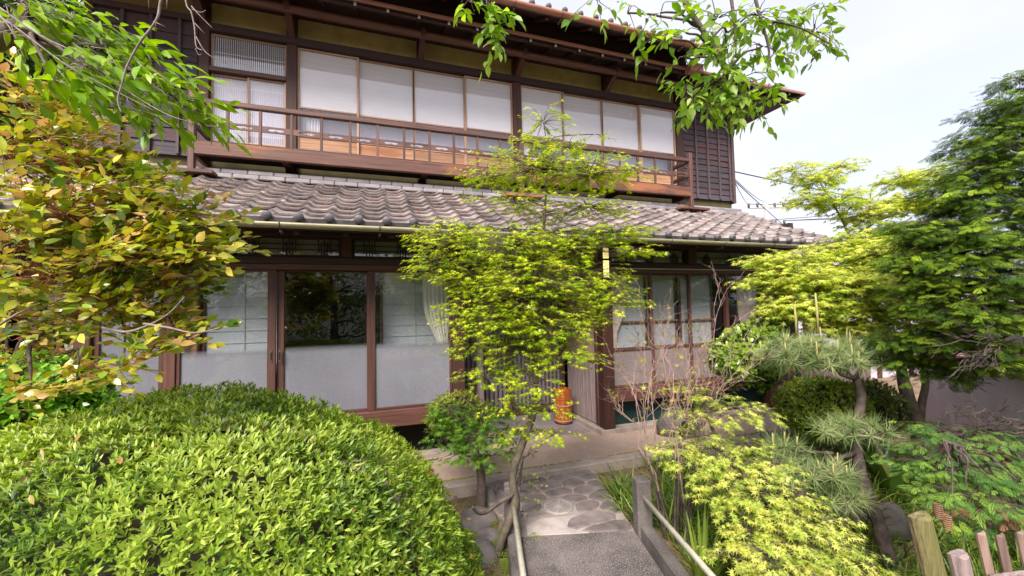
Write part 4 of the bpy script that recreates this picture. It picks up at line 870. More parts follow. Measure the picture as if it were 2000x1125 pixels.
# cherry reaching in from the left, with bare twigs
lp_ = [at(-420, 1500, 1.9), at(-330, 800, 1.9), at(-230, 250, 1.8), at(-90, 110, 1.75), at(20, 65, 1.7), at(60, 20, 1.7)]; lp_[0][2] = -.16
lpads = [(60, 15, 1.6, 80, 25), (140, 40, 1.6, 90, 35), (90, 85, 1.7, 70, 35), (200, 90, 1.6, 80, 35), (170, 130, 1.5, 70, 28), (270, 140, 1.6, 70, 28), (240, 185, 1.55, 55, 22), (330, 190, 1.65, 50, 20), (380, 225, 1.7, 30, 12), (110, 160, 1.5, 40, 22), (20, 40, 1.7, 50, 40)]
ch = plant('cherry_tree', 'fresh green cherry boughs with bare grey twigs reaching over the camellia', 'tree', lp_[0], lp_, [.1, .09, .07, .05, .04, .02], px_pads(lpads, .8), T_LONG, .085, [(.14, .30, .015), (.26, .42, .02), (.34, .48, .04)], 560, .14, 5, 'side', bark='bark', indiv=180, imat='brightleaf', r0=.012, jit=.45, twm='twig', start=2)
for pl, r in (([(340, -300), (325, -60), (313, 5), (305, 40), (272, 85), (248, 130), (238, 165), (230, 195), (237, 220)], .007), ([(380, -250), (362, -20), (374, 25), (380, 55), (383, 90), (395, 98)], .005), ([(374, 12), (390, 30), (415, 55)], .003), ([(380, 45), (400, 66)], .003), ([(383, 72), (400, 100), (422, 116)], .003), ([(382, 95), (388, 107), (394, 105)], .0025), ([(300, 42), (322, 52)], .003), ([(305, 35), (303, 60)], .002), ([(289, -20), (291, 17)], .003), ([(326, -20), (326, 17)], .003), ([(375, 18), (392, 24), (402, 20)], .0025), ([(0, 15), (80, 70), (160, 110), (260, 185), (330, 225), (380, 240)], .005), ([(-20, 20), (40, 60), (120, 120), (200, 165), (300, 215)], .005), ([(0, 30), (20, 55), (32, 78)], .006)):
    pts = smoothpath([at(x, y, 1.35 if y < 230 and x > 220 and r != .005 else 1.5) for x, y in pl], 5); MB().tube(pts, np.linspace(r*.62, r*.3, len(pts)), 6).build('bare_twig', 'twig', ch, True)

# cherry hanging in over the roof, rooted beside the viewer
q0 = [np.array([3.2, -6.6, -.15]), np.array([3.0, -6.4, 1.6]), np.array([2.4, -6.0, 3.4]), np.array([1.9, -5.2, 4.1]), at(1370, -220, 1.9), at(1340, -60, 1.9), at(1337, 0, 1.9), at(1386, 80, 1.9), at(1412, 130, 1.92), at(1440, 190, 1.95), at(1462, 232, 1.97)]
rpads = [(1225, 25, 1.8, 30, 16, .5), (1290, 25, 1.8, 35, 20, .6), (1285, 75, 1.8, 30, 20, .6), (1335, 60, 1.8, 35, 35, .7), (1335, 110, 1.85, 35, 30, .7), (1400, 35, 1.9, 55, 35), (1420, 90, 1.9, 50, 35), (1480, 30, 2.0, 60, 25), (1490, 90, 2.0, 40, 30), (1560, 30, 2.1, 50, 25), (1590, 60, 2.2, 45, 25), (1620, 85, 2.2, 22, 22), (1390, 160, 1.9, 60, 35), (1370, 200, 1.9, 40, 25), (1450, 150, 1.95, 55, 30), (1460, 190, 2.0, 50, 25), (1500, 170, 2.0, 25, 18), (1165, 0, 1.6, 14, 14), (1420, 215, 2.0, 40, 16), (950, 10, 1.7, 45, 20), (960, 45, 1.75, 35, 25), (965, 75, 1.75, 14, 12), (925, 20, 1.7, 30, 12)]
rc = plant('cherry_tree', 'green cherry boughs hanging in front of the upper eave and sky', 'tree', q0[0], q0, [.16, .15, .12, .08, .03, .016, .013, .011, .009, .006, .004], px_pads(rpads, .8), T_CHER, .062, [(.16, .30, .03), (.27, .42, .04), (.42, .54, .09)], 430, .12, 5, 'hang', bark='bark', indiv=260, imat='cherleaf', r0=.006, jit=.6, start=4, reach=.5)
for pl, r in (([(1420, -60), (1430, 10), (1436, 60), (1437, 110)], .010), ([(1466, -60), (1476, 0), (1490, 50), (1502, 100), (1498, 140)], .010), ([(1480, 40), (1530, 45), (1570, 58), (1620, 85)], .006), ([(1558, 55), (1548, 90), (1537, 130)], .003), ([(1400, 105), (1350, 150), (1330, 190)], .004), ([(1410, 130), (1450, 160), (1500, 150)], .004), ([(1160, -60), (1060, -90), (960, -60), (950, 0), (962, 40)], .006)):
    pts = smoothpath([at(x, y, 1.95 if x > 1100 else 1.75) for x, y in pl], 5); MB().tube(pts, np.linspace(r, r*.4, len(pts)), 6).build('branch', 'bark', rc, True)

# dark trees behind the left end of the house
for i, (x, y, h) in enumerate(((-5.5, 3.0, 7.5), (-8.0, 5.0, 9.5))):
    tp = [np.array([x, y, -.16]), np.array([x+.1, y, h*.4]), np.array([x-.1, y+.1, h*.75])]
    pd = [(np.array([x+rng.normal(0, 1.0), y+rng.normal(0, .9), h*(.2+.75*k/13)]), np.array([1.3, 1.2, .9])) for k in range(14)]
    plant('evergreen_tree', ('dense dark evergreen tree just beyond the charred board wall', 'taller dark evergreen tree farther behind the board wall')[i], 'tree', tp[0], tp, [.16, .12, .06], pd, T_LANCE, .24, PAL_DARK, 32, .5, 8, 'any', group='trees behind the house', r0=.05)

# yellow-green maple at the right end of the house
tb = atz(1795, 850, -.3); tb = at(1795, 880, 4.9); tb[2] = -.3
t2 = [tb, at(1790, 830, 4.9), at(1775, 770, 4.9), at(1750, 690, 5.0), at(1710, 600, 5.0), at(1680, 520, 5.1), at(1650, 440, 5.1), at(1610, 370, 5.1)]
yp = [(1550, 335, 5.1, 28, 18), (1600, 350, 5.1, 38, 22), (1640, 325, 5.1, 24, 14), (1640, 390, 5.1, 45, 25), (1690, 420, 5.2, 45, 25), (1580, 385, 5.0, 30, 18), (1760, 350, 5.2, 35, 20), (1810, 345, 5.2, 40, 22), (1780, 395, 5.2, 50, 24), (1730, 400, 5.2, 30, 18), (1830, 400, 5.1, 40, 25), (1690, 470, 5.0, 70, 28), (1760, 460, 5.0, 60, 30), (1620, 495, 5.0, 65, 24), (1545, 510, 4.9, 60, 22), (1490, 510, 4.9, 35, 16), (1480, 550, 4.9, 30, 14), (1590, 550, 4.8, 80, 30), (1690, 545, 4.9, 80, 32), (1770, 530, 4.9, 60, 32), (1540, 590, 4.7, 50, 26), (1620, 605, 4.7, 70, 28), (1700, 610, 4.8, 65, 28), (1770, 610, 4.8, 50, 30), (1690, 650, 4.8, 50, 20), (1735, 655, 4.8, 40, 18), (1660, 560, 4.6, 110, 45), (1580, 600, 4.6, 80, 30), (1730, 500, 4.7, 90, 40), (1790, 570, 4.7, 60, 45), (1650, 640, 4.6, 70, 22), (1560, 540, 4.7, 70, 28)]
y_t = plant('maple_tree', 'yellow green maple with spreading crown beside the far end of the house', 'tree', tb, t2, [.07, .06, .05, .04, .03, .022, .014, .006], px_pads(yp, .8), T_STAR, .072, PAL_YG, 700, .17, 7, 'flat', bark='barkg', r0=.016, start=2)
for pl in ([(1790, 830), (1765, 770), (1755, 720)], [(1795, 840), (1800, 790), (1808, 745), (1800, 690)]):
    pts = smoothpath([at(x, y, 4.9) for x, y in pl], 5); MB().tube(pts, np.linspace(.05, .028, len(pts)), 8).build('stem', 'bark', y_t, True)

# tall hinoki cypress at the right
hb = at(2060, 1300, 3.7); hb[2] = -.35
hp = [hb, at(2060, 800, 3.7), at(2050, 500, 3.7), at(2040, 250, 3.7), at(2030, 60, 3.7)]
hpad = [(1990, 155, 3.6, 30, 28), (1965, 205, 3.6, 45, 22), (2010, 220, 3.5, 40, 40), (1935, 255, 3.6, 45, 20), (1985, 280, 3.4, 50, 32), (1890, 290, 3.7, 35, 14), (1900, 325, 3.6, 50, 20), (1955, 340, 3.4, 60, 32), (2010, 350, 3.3, 40, 40), (1850, 365, 3.7, 35, 14), (1890, 385, 3.5, 60, 24), (1960, 410, 3.3, 65, 36), (1800, 435, 3.6, 45, 14), (1840, 455, 3.5, 55, 20), (1910, 465, 3.3, 65, 32), (1980, 480, 3.2, 50, 40), (1790, 500, 3.6, 45, 20), (1850, 520, 3.4, 65, 28), (1930, 545, 3.2, 70, 34), (1995, 560, 3.1, 40, 36), (1810, 560, 3.5, 45, 22), (1870, 595, 3.3, 65, 26), (1950, 620, 3.1, 60, 26), (1800, 640, 3.6, 45, 16), (1850, 660, 3.4, 55, 18), (1920, 670, 3.2, 50, 18), (1780, 700, 3.7, 45, 16), (1850, 705, 3.6, 50, 14), (1820, 730, 3.6, 45, 14, .6), (1780, 665, 3.7, 50, 20), (1890, 720, 3.4, 40, 12, .5), (1950, 705, 3.2, 50, 16)]
hk = plant('hinoki_cypress', 'tall dark green cypress with fan shaped sprays against the sky', 'tree', hb, hp, [.13, .11, .08, .05, .02], px_pads(hpad, .9), T_FROND, .105, PAL_CON+[(.24, .35, .022)], 620, .13, 6, 'flat', mat='needle', r0=.03, jit=.5)
c, a, n, z, tt, tw = sprays(px_pads([(1900, 560, 3.5, 90, 50), (1940, 440, 3.5, 60, 40), (1960, 300, 3.5, 40, 30), (1880, 650, 3.5, 90, 30), (1830, 690, 3.5, 50, 16)]), 22, .18, 5, .09, 'flat'); scatter('withered_foliage', 'needle', hk, T_FROND, c, a, n, z, lerp_palette([(.12, .05, .03), (.25, .11, .07), (.3, .16, .1)], tt))
def fan(o, d, l, depth, m, r, spread=.6, split=3):
    """bare branching twigs"""
    e = o+unit(d)*l; m.tube(wobble(o, e, 4, .07), np.linspace(r, r*.6, 4), 4 if r < .004 else 6, False)
    if depth:
        for _ in range(split):
            s_ = rng.uniform(.35, 1); fan(o+(e-o)*s_, unit(unit(d)+rng.normal(0, spread, 3)), l*rng.uniform(.5, .8), depth-1, m, r*.62, spread, split)
    return m
m = MB()
for (x, y, dx, dy) in ((2010, 640, -110, -15), (2010, 680, -130, 5), (2005, 655, -120, 40), (2010, 700, -80, 5), (1990, 610, -80, 40)):
    o = at(x, y, 3.0); e = at(x+dx, y+dy, 3.0); fan(o, e-o, np.linalg.norm(e-o)*.7, 3, m, .008, .45, 3)
tag(m.build('bare_twigs', 'bark', hk), kind='stuff')

# spreading low cypress before the wall
lb = at(2020, 1150, 3.0); lb[2] = -.35
lw = [lb, at(2000, 960, 3.0), at(1960, 900, 2.95), at(1900, 880, 2.9), at(1840, 860, 2.9)]
lwp = [(1800, 900, 3.0, 50, 22), (1960, 850, 3.0, 50, 14), (1820, 930, 2.9, 40, 18), (1830, 835, 3.2, 45, 14), (1890, 850, 3.1, 60, 16), (1840, 875, 3.0, 55, 16), (1910, 890, 2.9, 65, 18), (1970, 880, 2.8, 45, 20), (1870, 920, 2.8, 60, 18), (1940, 930, 2.7, 60, 22), (1990, 940, 2.6, 35, 24), (1850, 955, 2.7, 40, 14), (1900, 970, 2.6, 55, 16), (1960, 985, 2.5, 50, 20), (1880, 1015, 2.5, 35, 10), (1930, 1030, 2.5, 45, 12), (1990, 1020, 2.5, 30, 16)]
lc_ = plant('low_cypress', 'low spreading blue green cypress beside the wooden fence stakes', 'shrub', lb, lw, [.05, .045, .035, .02, .01], px_pads(lwp, .9), T_FROND, .075, [(.04, .11, .03), (.09, .2, .045), (.17, .3, .05), (.25, .38, .05)], 460, .11, 6, 'flat', mat='needle', r0=.014)
c, a, n, z, tt, tw = sprays(px_pads([(1930, 905, 2.8, 90, 25), (1970, 1010, 2.5, 40, 20), (1860, 865, 3.0, 60, 15), (1900, 985, 2.5, 50, 20)]), 24, .12, 4, .07, 'flat'); scatter('withered_foliage', 'needle', lc_, T_FROND, c, a, n, z, lerp_palette([(.16, .05, .04), (.3, .12, .09), (.34, .18, .12)], tt))
m = MB()
for k in range(6):
    o = at(2010, 845-k*3, 3.0); e = at(1880-rng.integers(0, 60), 800+rng.integers(-20, 50), 3.1); fan(o, e-o, np.linalg.norm(e-o)*.6, 3, m, .007, .5, 3)
tag(m.build('bare_twigs', 'bark', lc_), kind='stuff')

# trained pine: flat pads of needles with upright candles
pb = at(1735, 1060, 3.6); pb[2] = -.45
ptk = [pb, at(1715, 1020, 3.7), at(1692, 960, 3.8), at(1676, 900, 3.9), at(1672, 845, 3.95), at(1682, 775, 4.0), at(1672, 740, 4.0)]
pine = thing('pine_tree', pb, 'trained garden pine with flat needle pads and upright candles', 'tree')
tp = smoothpath(ptk, 6); MB().tube(tp, np.interp(np.linspace(0, 1, len(tp)), np.linspace(0, 1, 7), [.06, .055, .05, .048, .045, .04, .03])*(1+.08*np.sin(np.arange(len(tp))*1.9)), 10).build('trunk', 'bark', pine, True)
Cc, A, Z, T = [], [], [], []
def tuft(p, sc=1.0, n_=60, drop=.0):
    d = unit(rng.normal(0, 1, (n_, 3))+np.array([0, 0, .35-drop])); Cc.append(np.repeat(p[None], n_, 0)+d*.006); A.append(d); Z.append(.15*sc*rng.uniform(.7, 1.15, n_)); T.append(np.clip(rng.random()*.6+rng.normal(.2, .15, n_), 0, 1))
for (x, y, d_, rx, ry, nt_, cd) in ((1620, 705, 4.0, 130, 30, 105, .7), (1560, 690, 3.9, 65, 28, 40, .8), (1700, 690, 4.1, 65, 26, 40, .8), (1665, 845, 3.8, 66, 20, 30, 0), (1575, 925, 3.6, 80, 30, 46, .3), (1640, 975, 3.5, 45, 14, 12, 0), (1540, 880, 3.7, 40, 18, 10, .6)):
    ctr = at(x, y, d_); pts = wobble(tp[np.argmin(np.linalg.norm(tp-ctr, axis=1))], ctr, 6, .05); MB().tube(pts, np.linspace(.025, .008, 6), 7).build('branch', 'bark', pine, True)
    tw = MB()
    for k in range(nt_):
        q = rng.uniform(-1, 1, 3); q = q/max(1, np.linalg.norm(q)); p_ = ctr+_r*q[0]*rx*d_/FPX+np.array([W_[0], W_[1], 0])*q[1]*rx*d_/FPX*.6+np.array([0, 0, 1])*(q[2]*.5+.35*(1-q[0]**2))*ry*d_/FPX
        tuft(p_, drop=.5 if q[2] < -.2 else 0); tw.tube(wobble(ctr-np.array([0, 0, .04]), p_, 4, .05), np.linspace(.008, .005, 4), 4)
        if rng.random() < cd*.55 and q[2] > -.4:
            h_ = rng.choice([.06, .09, .12, .17]); MB().tube([p_, p_+np.array([0, 0, h_*.5]), p_+np.array([rng.normal(0, .006), 0, h_])], [.007, .008, .005], 6).build('candle', 'candle', pine, True)
    tag(tw.build('twigs', 'bark', pine), kind='stuff')
for (x, y, h_) in ((1598, 650, .38), (1556, 655, .3)): p_ = at(x, y, 3.9); MB().tube([p_, p_+np.array([0, 0, h_*.5]), p_+np.array([-.01, 0, h_])], [.010, .011, .007], 7).build('candle', 'candle', pine, True)
Cc, A, Z, T = map(np.concatenate, (Cc, A, Z, T)); scatter('needles', 'needle', pine, tmpl_needle(.016), Cc, A, rng.normal(0, 1, A.shape), Z, lerp_palette([(.07, .14, .04), (.2, .29, .10), (.38, .45, .2), (.5, .5, .25)], T))

# clipped and loose shrubs at the foot of the house
kc = at(1605, 800, 4.7); dome('clipped_shrub', 'small round clipped shrub under the trained pine', 'shrub', kc, (.46, .46, .36), 2600, 5, .045, [(.08, .15, .02), (.2, .30, .03), (.34, .43, .04), (.44, .5, .07)], bump=.03, zmin=-.8)
kc = at(1700, 800, 5.1); dome('clipped_shrub', 'dull green clipped shrub tucked behind the strap leaves', 'shrub', kc, (.36, .36, .36), 1600, 5, .045, [(.04, .08, .012), (.10, .16, .02), (.2, .25, .03)], bump=.04, zmin=-.8)
kc = at(1455, 700, 4.75); dome('broadleaf_shrub', 'bright glossy broadleaf shrub against the glazed doors', 'shrub', kc, (.40, .36, .34), 1300, 5, .062, [(.05, .12, .015), (.16, .27, .03), (.28, .40, .05), (.36, .46, .08)], tm=T_ROUND, mat='gloss', bump=.16, zmin=-.95, depthj=.08)
kc = at(1490, 650, 4.75); dome('broadleaf_shrub', 'upper lobe of pale green leaves beside the glazed doors', 'shrub', kc, (.22, .2, .16), 350, 5, .06, [(.1, .2, .02), (.28, .40, .05), (.4, .5, .1)], tm=T_ROUND, mat='gloss', bump=.2, zmin=-.9, depthj=.06)
kc = at(1530, 860, 4.3); kc[2] = -.1; dome('dark_shrub', 'low dark green shrub beside the stone by the paving', 'shrub', kc, (.4, .3, .26), 1200, 5, .05, [(.015, .04, .012), (.04, .09, .02), (.1, .16, .03)], bump=.12, zmin=-.3)
sp = [(890, 820, 4.0, 40, 20), (945, 815, 4.0, 50, 24), (870, 850, 3.9, 35, 22), (930, 855, 3.8, 50, 24), (975, 850, 3.9, 35, 24), (905, 885, 3.8, 40, 20), (960, 890, 3.8, 40, 18), (875, 800, 4.0, 35, 14)]
b_ = at(938, 985, 3.9); b_[2] = -.16
plant('small_maple', 'small low maple with green leaves on a grey stub beside the path', 'shrub', b_, [b_, at(940, 930, 3.9), at(932, 895, 3.9), at(928, 860, 3.9)], [.05, .04, .035, .02], px_pads(sp, .8), T_MAPLE, .06, [(.07, .17, .012), (.12, .27, .015), (.2, .35, .02)], 450, .13, 7, 'flat', bark='bark', r0=.014)
dome('clipped_shrub', 'pale yellow green clipped shrub against the sliding door sill', 'shrub', at(895, 812, 4.35), (.34, .25, .24), 900, 5, .04, [(.12, .18, .02), (.25, .32, .03), (.36, .4, .06)], bump=.1, zmin=-.6)
vp_ = [(1015, 930, 3.55, 20, 30), (1030, 890, 3.6, 18, 25), (1035, 960, 3.5, 22, 25), (1025, 1000, 3.5, 18, 22)]
b_ = at(1010, 1060, 3.5); b_[2] = -.2
vine = plant('climbing_vine', 'tangled small leaved vine climbing over the bridge post', 'vine', b_, [b_, at(1008, 1000, 3.48), at(1015, 940, 3.5), at(1022, 890, 3.55)], [.016, .014, .012, .006], px_pads(vp_, .8), T_ROUND, .03, [(.1, .16, .02), (.2, .26, .03), (.36, .3, .06)], 260, .08, 5, 'any', r0=.008)

# dwarf yellow maple in the foreground right and the bare shrub behind it
db = at(1560, 1180, 2.9); db[2] = -.4
dw = [db, at(1530, 1050, 2.9), at(1490, 980, 2.95), at(1440, 920, 3.0), at(1400, 860, 3.1), at(1380, 800, 3.2)]
dp = [(1335, 752, 3.3, 32, 9), (1385, 772, 3.3, 45, 11), (1440, 792, 3.3, 40, 9), (1350, 800, 3.3, 35, 9), (1420, 815, 3.2, 50, 9), (1490, 810, 3.2, 30, 8), (1360, 850, 3.1, 45, 12), (1320, 875, 3.1, 40, 12), (1400, 880, 3.0, 60, 16), (1460, 870, 3.1, 45, 12), (1350, 905, 3.0, 50, 14), (1440, 915, 2.9, 70, 18), (1510, 905, 3.0, 40, 16), (1400, 945, 2.9, 55, 18), (1480, 960, 2.8, 75, 20), (1550, 965, 2.8, 45, 18), (1430, 985, 2.8, 50, 14), (1530, 1005, 2.7, 75, 22), (1600, 1015, 2.7, 50, 20), (1470, 1035, 2.7, 65, 22), (1560, 1050, 2.6, 75, 24), (1640, 1065, 2.6, 60, 22), (1500, 1085, 2.5, 80, 22), (1600, 1100, 2.5, 80, 22), (1690, 1105, 2.5, 45, 16), (1430, 1085, 2.6, 45, 16), (1540, 1125, 2.4, 80, 20)]
plant('dwarf_maple', 'low cascading maple with pale yellow star shaped leaves by the bridge', 'shrub', db, dw, [.04, .035, .03, .024, .016, .008], px_pads(dp, .8), T_STAR, .047, PAL_YEL, 720, .10, 7, 'flat', bark='bark', r0=.012)
sb = at(1320, 1000, 3.35); sb[2] = -.2
sh = thing('deciduous_shrub', sb, 'nearly bare shrub of thin pinkish twigs with few young leaves beside the path', 'shrub'); m = MB(); tips = []
for (x, y) in ((1215, 690), (1250, 720), (1270, 660), (1300, 700), (1330, 690), (1380, 680), (1400, 720), (1240, 790), (1350, 720), (1420, 700), (1290, 760), (1360, 770)):
    o = sb+rng.normal(0, .06, 3)*np.array([1, 1, 0]); e = at(x, y, 3.35+rng.normal(0, .25)); mid = o*.55+e*.45+np.array([*rng.normal(0, .05, 2), -.02])
    pts = smoothpath([o, o*.7+mid*.3+rng.normal(0, .02, 3), mid], 4); s_ = MB().tube(pts, np.linspace(.012, .007, len(pts)), 6); s_.build('stem', 'bark', sh, True)
    fan(mid, e-mid, np.linalg.norm(e-mid)*.75, 3, m, .0055, .42, 3)
tag(m.build('twigs', 'twigp', sh), kind='stuff'); vs = np.concatenate(m.v); k = rng.choice(len(vs), 330, replace=False)
scatter('foliage', 'leaf', sh, T_MAPLE, vs[k], rng.normal(0, 1, (330, 3)), np.array([0, 0, 1])+rng.normal(0, .4, (330, 3)), rng.uniform(.02, .055, 330), lerp_palette([(.22, .34, .04), (.42, .4, .05), (.5, .28, .08)], rng.random(330)))
for (x, y, d_) in ((1325, 832, 3.6), (1310, 850, 3.5), (1335, 815, 3.6)):
    o = at(x, y, d_); ob = MB().add(*[T_ROUND[0]*np.array([.13, .16, .13])@np.array([_r, [0, 0, 1], -np.array([W_[0], W_[1], 0])])+o, T_ROUND[1]]).build('large_leaf', 'broad', sh, True)

# aspidistra, ferns, irises
def strap(name, label, cat, base, n_, l, w, mat='broad', lean=.5, droop=.5):
    t = thing(name, base, label, cat); 
    for i in range(n_):
        a_ = rng.uniform(0, 2*pi); h = np.array([cos(a_), sin(a_), 0]); L_ = l*rng.uniform(.7, 1.15); k = 7; s_ = np.linspace(0, 1, k); le = lean*rng.uniform(.5, 1.4)
        p_ = base+h*.03+np.outer(s_, h)*L_*le+np.outer(s_-droop*le*s_**2.2, [0, 0, 1])*L_; wd = w*np.sin(np.clip(s_*.93+.07, 0, 1)*pi)**.75*rng.uniform(.8, 1.2); sd_ = np.array([-h[1], h[0], 0])
        v = np.concatenate([p_-sd_*wd[:, None]+[0, 0, .012], p_, p_+sd_*wd[:, None]+[0, 0, .012]]); MB().add(v, [(r*k+j, r*k+j+1, (r+1)*k+j+1, (r+1)*k+j) for r in (0, 1) for j in range(k-1)]).build('leaf', mat, t, True)
    return t
def onground(x, y, d): p_ = at(x, y, d); p_[2] = float(gh(p_[0], p_[1])); return p_
strap('aspidistra_plant', 'clump of broad dark strap leaves beneath the forked trunk', 'plant', onground(1735, 850, 4.5), 22, .62, .045, lean=.4)
strap('aspidistra_plant', 'clump of yellowing strap leaves among the low cypress', 'plant', onground(1800, 1000, 3.3), 18, .60, .05, lean=.7, droop=.6)
def fern(label, base, n_, l, dirs=None):
    t = thing('fern', base, label, 'fern')
    for i in range(n_):
        a_ = dirs[i] if dirs else rng.uniform(0, 2*pi); h = np.array([cos(a_), sin(a_), 0]); L_ = l*rng.uniform(.75, 1.1); s_ = np.linspace(0, 1, 15); p_ = base+np.outer(s_, h)*L_*.85+np.outer(.75*s_-.7*s_**2, [0, 0, 1])*L_; m = MB(); m.tube(p_, np.linspace(.003, .001, 15), 3, False); sd_ = np.array([-h[1], h[0], 0])
        for j in range(2, 15):
            w = .20*L_*sin(min(1, (s_[j]*.85+.15))*pi)**.7
            for sg in (-1, 1): b0 = p_[j]; tip = b0+sd_*sg*w+h*w*.35-np.array([0, 0, .15*w]); q = h*.0045; m.add([b0-q, b0*.5+tip*.5-q*1.0, tip, b0*.5+tip*.5+q*1.0, b0+q], [(0, 1, 2, 3, 4)])
        m.build('frond', 'fern', t)
fern('pale green fern leaning over the bridge kerb', onground(1010, 1075, 3.35), 9, .34, [0.2, .6, -.3, 1.2, 2.0, 2.9, 4, 5, -.7])
fern('bushy fern beside the rounded grey boulder', onground(925, 1040, 3.3), 12, .36)
fern('small fern among the rocks behind the maple trunk', onground(960, 1000, 3.8), 8, .28)
fern('ragged fern with browned fronds below the bridge rail', onground(985, 1115, 3.0), 8, .28)
strap('iris_plant', 'tall narrow green blades beside the granite bridge post', 'plant', onground(1370, 1080, 2.9), 16, .62, .010, 'fern', .3, .5)

# grasses, litter
def inpoly(p, c, r): return (((p-c)/r)**2).sum(1) < 1
N = 26000; gx_ = np.stack([rng.uniform(2.2, 6.6, N), rng.uniform(-4.6, -1.05, N)], 1)
loc = (gx_-bo); lat = loc@br; alo = loc@bd; ok = ~((np.abs(lat) < .72) & (alo < .1)) & ~((gx_[:, 1] > -1.45) & (gx_[:, 0] < 3.1)) & (gx_[:, 0] > 2.45+.28*(gx_[:, 1]+1.0)) ; ok |= (lat > .72) & (gx_[:, 1] < -1.75) & (lat < 1.4)
gx_ = gx_[ok & ((.5+.5*np.sin(gx_[:, 0]*4.1)*np.sin(gx_[:, 1]*3.3+1)+rng.random(len(gx_))*.7) > .5)]; z = gh(gx_[:, 0], gx_[:, 1]); n_ = len(gx_)
dd = unit(np.concatenate([rng.normal(0, .55, (n_, 2)), np.full((n_, 1), .8)], 1)); 
tag(scatter('grass', 'leaf', None, T_BLADE, np.concatenate([gx_, z[:, None]], 1), dd, np.concatenate([-dd[:, :2]*.4+rng.normal(0, .2, (n_, 2)), np.full((n_, 1), .4)], 1), rng.uniform(.16, .36, n_), lerp_palette([(.03, .07, .015), (.09, .18, .02), (.2, .3, .035), (.3, .34, .07)], rng.random(n_))), 'long dark mondo grass covering the garden bed', 'grass', kind='stuff')
N = 2600; q = np.stack([rng.uniform(.2, 3.6, N), rng.uniform(-2.6, -.99, N)], 1); lat = (q-bo)@br; alo = (q-bo)@bd
okk = np.array([not inpath(p_, -.01) for p_ in q]) & ~((np.abs(lat) < .66) & (alo < .06)) & ((.5+.5*np.sin(q[:, 0]*5+1)*np.sin(q[:, 1]*6)+.5*rng.random(N)) > .68); q = q[okk]; n_ = len(q); z = gh(q[:, 0], q[:, 1])
dd = unit(np.concatenate([rng.normal(0, .5, (n_, 2)), np.full((n_, 1), .9)], 1))
tag(scatter('grass', 'leaf', None, T_BLADE, np.concatenate([q, z[:, None]], 1), dd, rng.normal(0, 1, (n_, 3)), rng.uniform(.03, .10, n_), lerp_palette([(.10, .18, .03), (.2, .3, .04), (.34, .36, .08)], rng.random(n_))), 'thin short grass on bare soil beside the stone path', 'grass', kind='stuff')
N = 900; q = np.stack([rng.uniform(.2, 4.2, N), rng.uniform(-2.6, -.99, N)], 1); q = q[np.array([(not inpath(p_, .0)) and not (abs((p_-bo)@br) < .66 and (p_-bo)@bd < .06) for p_ in q])]; n_ = len(q)
ang = rng.uniform(0, 6.28, n_); tag(scatter('leaf_litter', 'leaf', None, T_OVAL, np.concatenate([q, gh(q[:, 0], q[:, 1])[:, None]+.012], 1), np.stack([np.cos(ang), np.sin(ang), rng.normal(0, .1, n_)], 1), np.array([0, 0, 1])+rng.normal(0, .3, (n_, 3)), rng.uniform(.02, .05, n_), lerp_palette([(.12, .06, .03), (.3, .15, .07), (.42, .26, .14)], rng.random(n_))), 'dry brown fallen leaves on the soil', 'leaves', kind='stuff')

# ---------------------------------------------------------------- rocks and small things
def rock(name, label, c, r, mat='rock', flat=.0, cat='rock', group=None):
    th = np.linspace(0, pi, 11); ph = np.arange(16)*2*pi/16; d = np.array([(sin(a_)*cos(b_), sin(a_)*sin(b_), cos(a_)) for a_ in th for b_ in ph]); s = rng.random()*9
    k = 1+.16*hash3(d, 2.6, s)+.08*hash3(d, 6.1, s+1)+.04*hash3(d, 13, s+2); p_ = d*k[:, None]
    if flat: p_[:, 2] = np.minimum(p_[:, 2], flat)
    o = MB().add(np.array(c)+p_*np.array(r), [(i*16+j, (i+1)*16+j, (i+1)*16+(j+1) % 16, i*16+(j+1) % 16) for i in range(10) for j in range(16)]).build(name, mat, None, True); return tag(o, label, cat, group)
def gr(x, y, d, dz=0): p_ = onground(x, y, d); p_[2] += dz; return p_
rock('boulder', 'rounded grey boulder between the clipped bush and the maple trunk', gr(930, 985, 3.75, -.02), (.19, .18, .15))
rock('boulder', 'low dark rock below the fern by the bridge', gr(925, 1085, 3.2, .0), (.22, .16, .14)); rock('boulder', 'small flat rock beside the path edge', gr(955, 1035, 3.5, -.02), (.16, .12, .09))
rock('boulder', 'rough grey rock standing behind the small maple stub', gr(950, 935, 4.1, .02), (.10, .10, .16))
rock('boulder', 'dark edging rock beneath the trained pine', gr(1640, 905, 4.2, .02), (.3, .2, .16)); rock('boulder', 'brown edging rock below the round clipped shrub', gr(1560, 845, 4.6, .05), (.32, .2, .12)); rock('boulder', 'shaded edging rock beside the pine trunk', gr(1720, 900, 4.2, .0), (.25, .2, .2))
rock('water_basin', 'squat flat topped grey stone basin on the paving behind the bare shrub', np.array([4.12, -.45, .14]), (.30, .26, .26), 'granite', .62, 'stone basin')
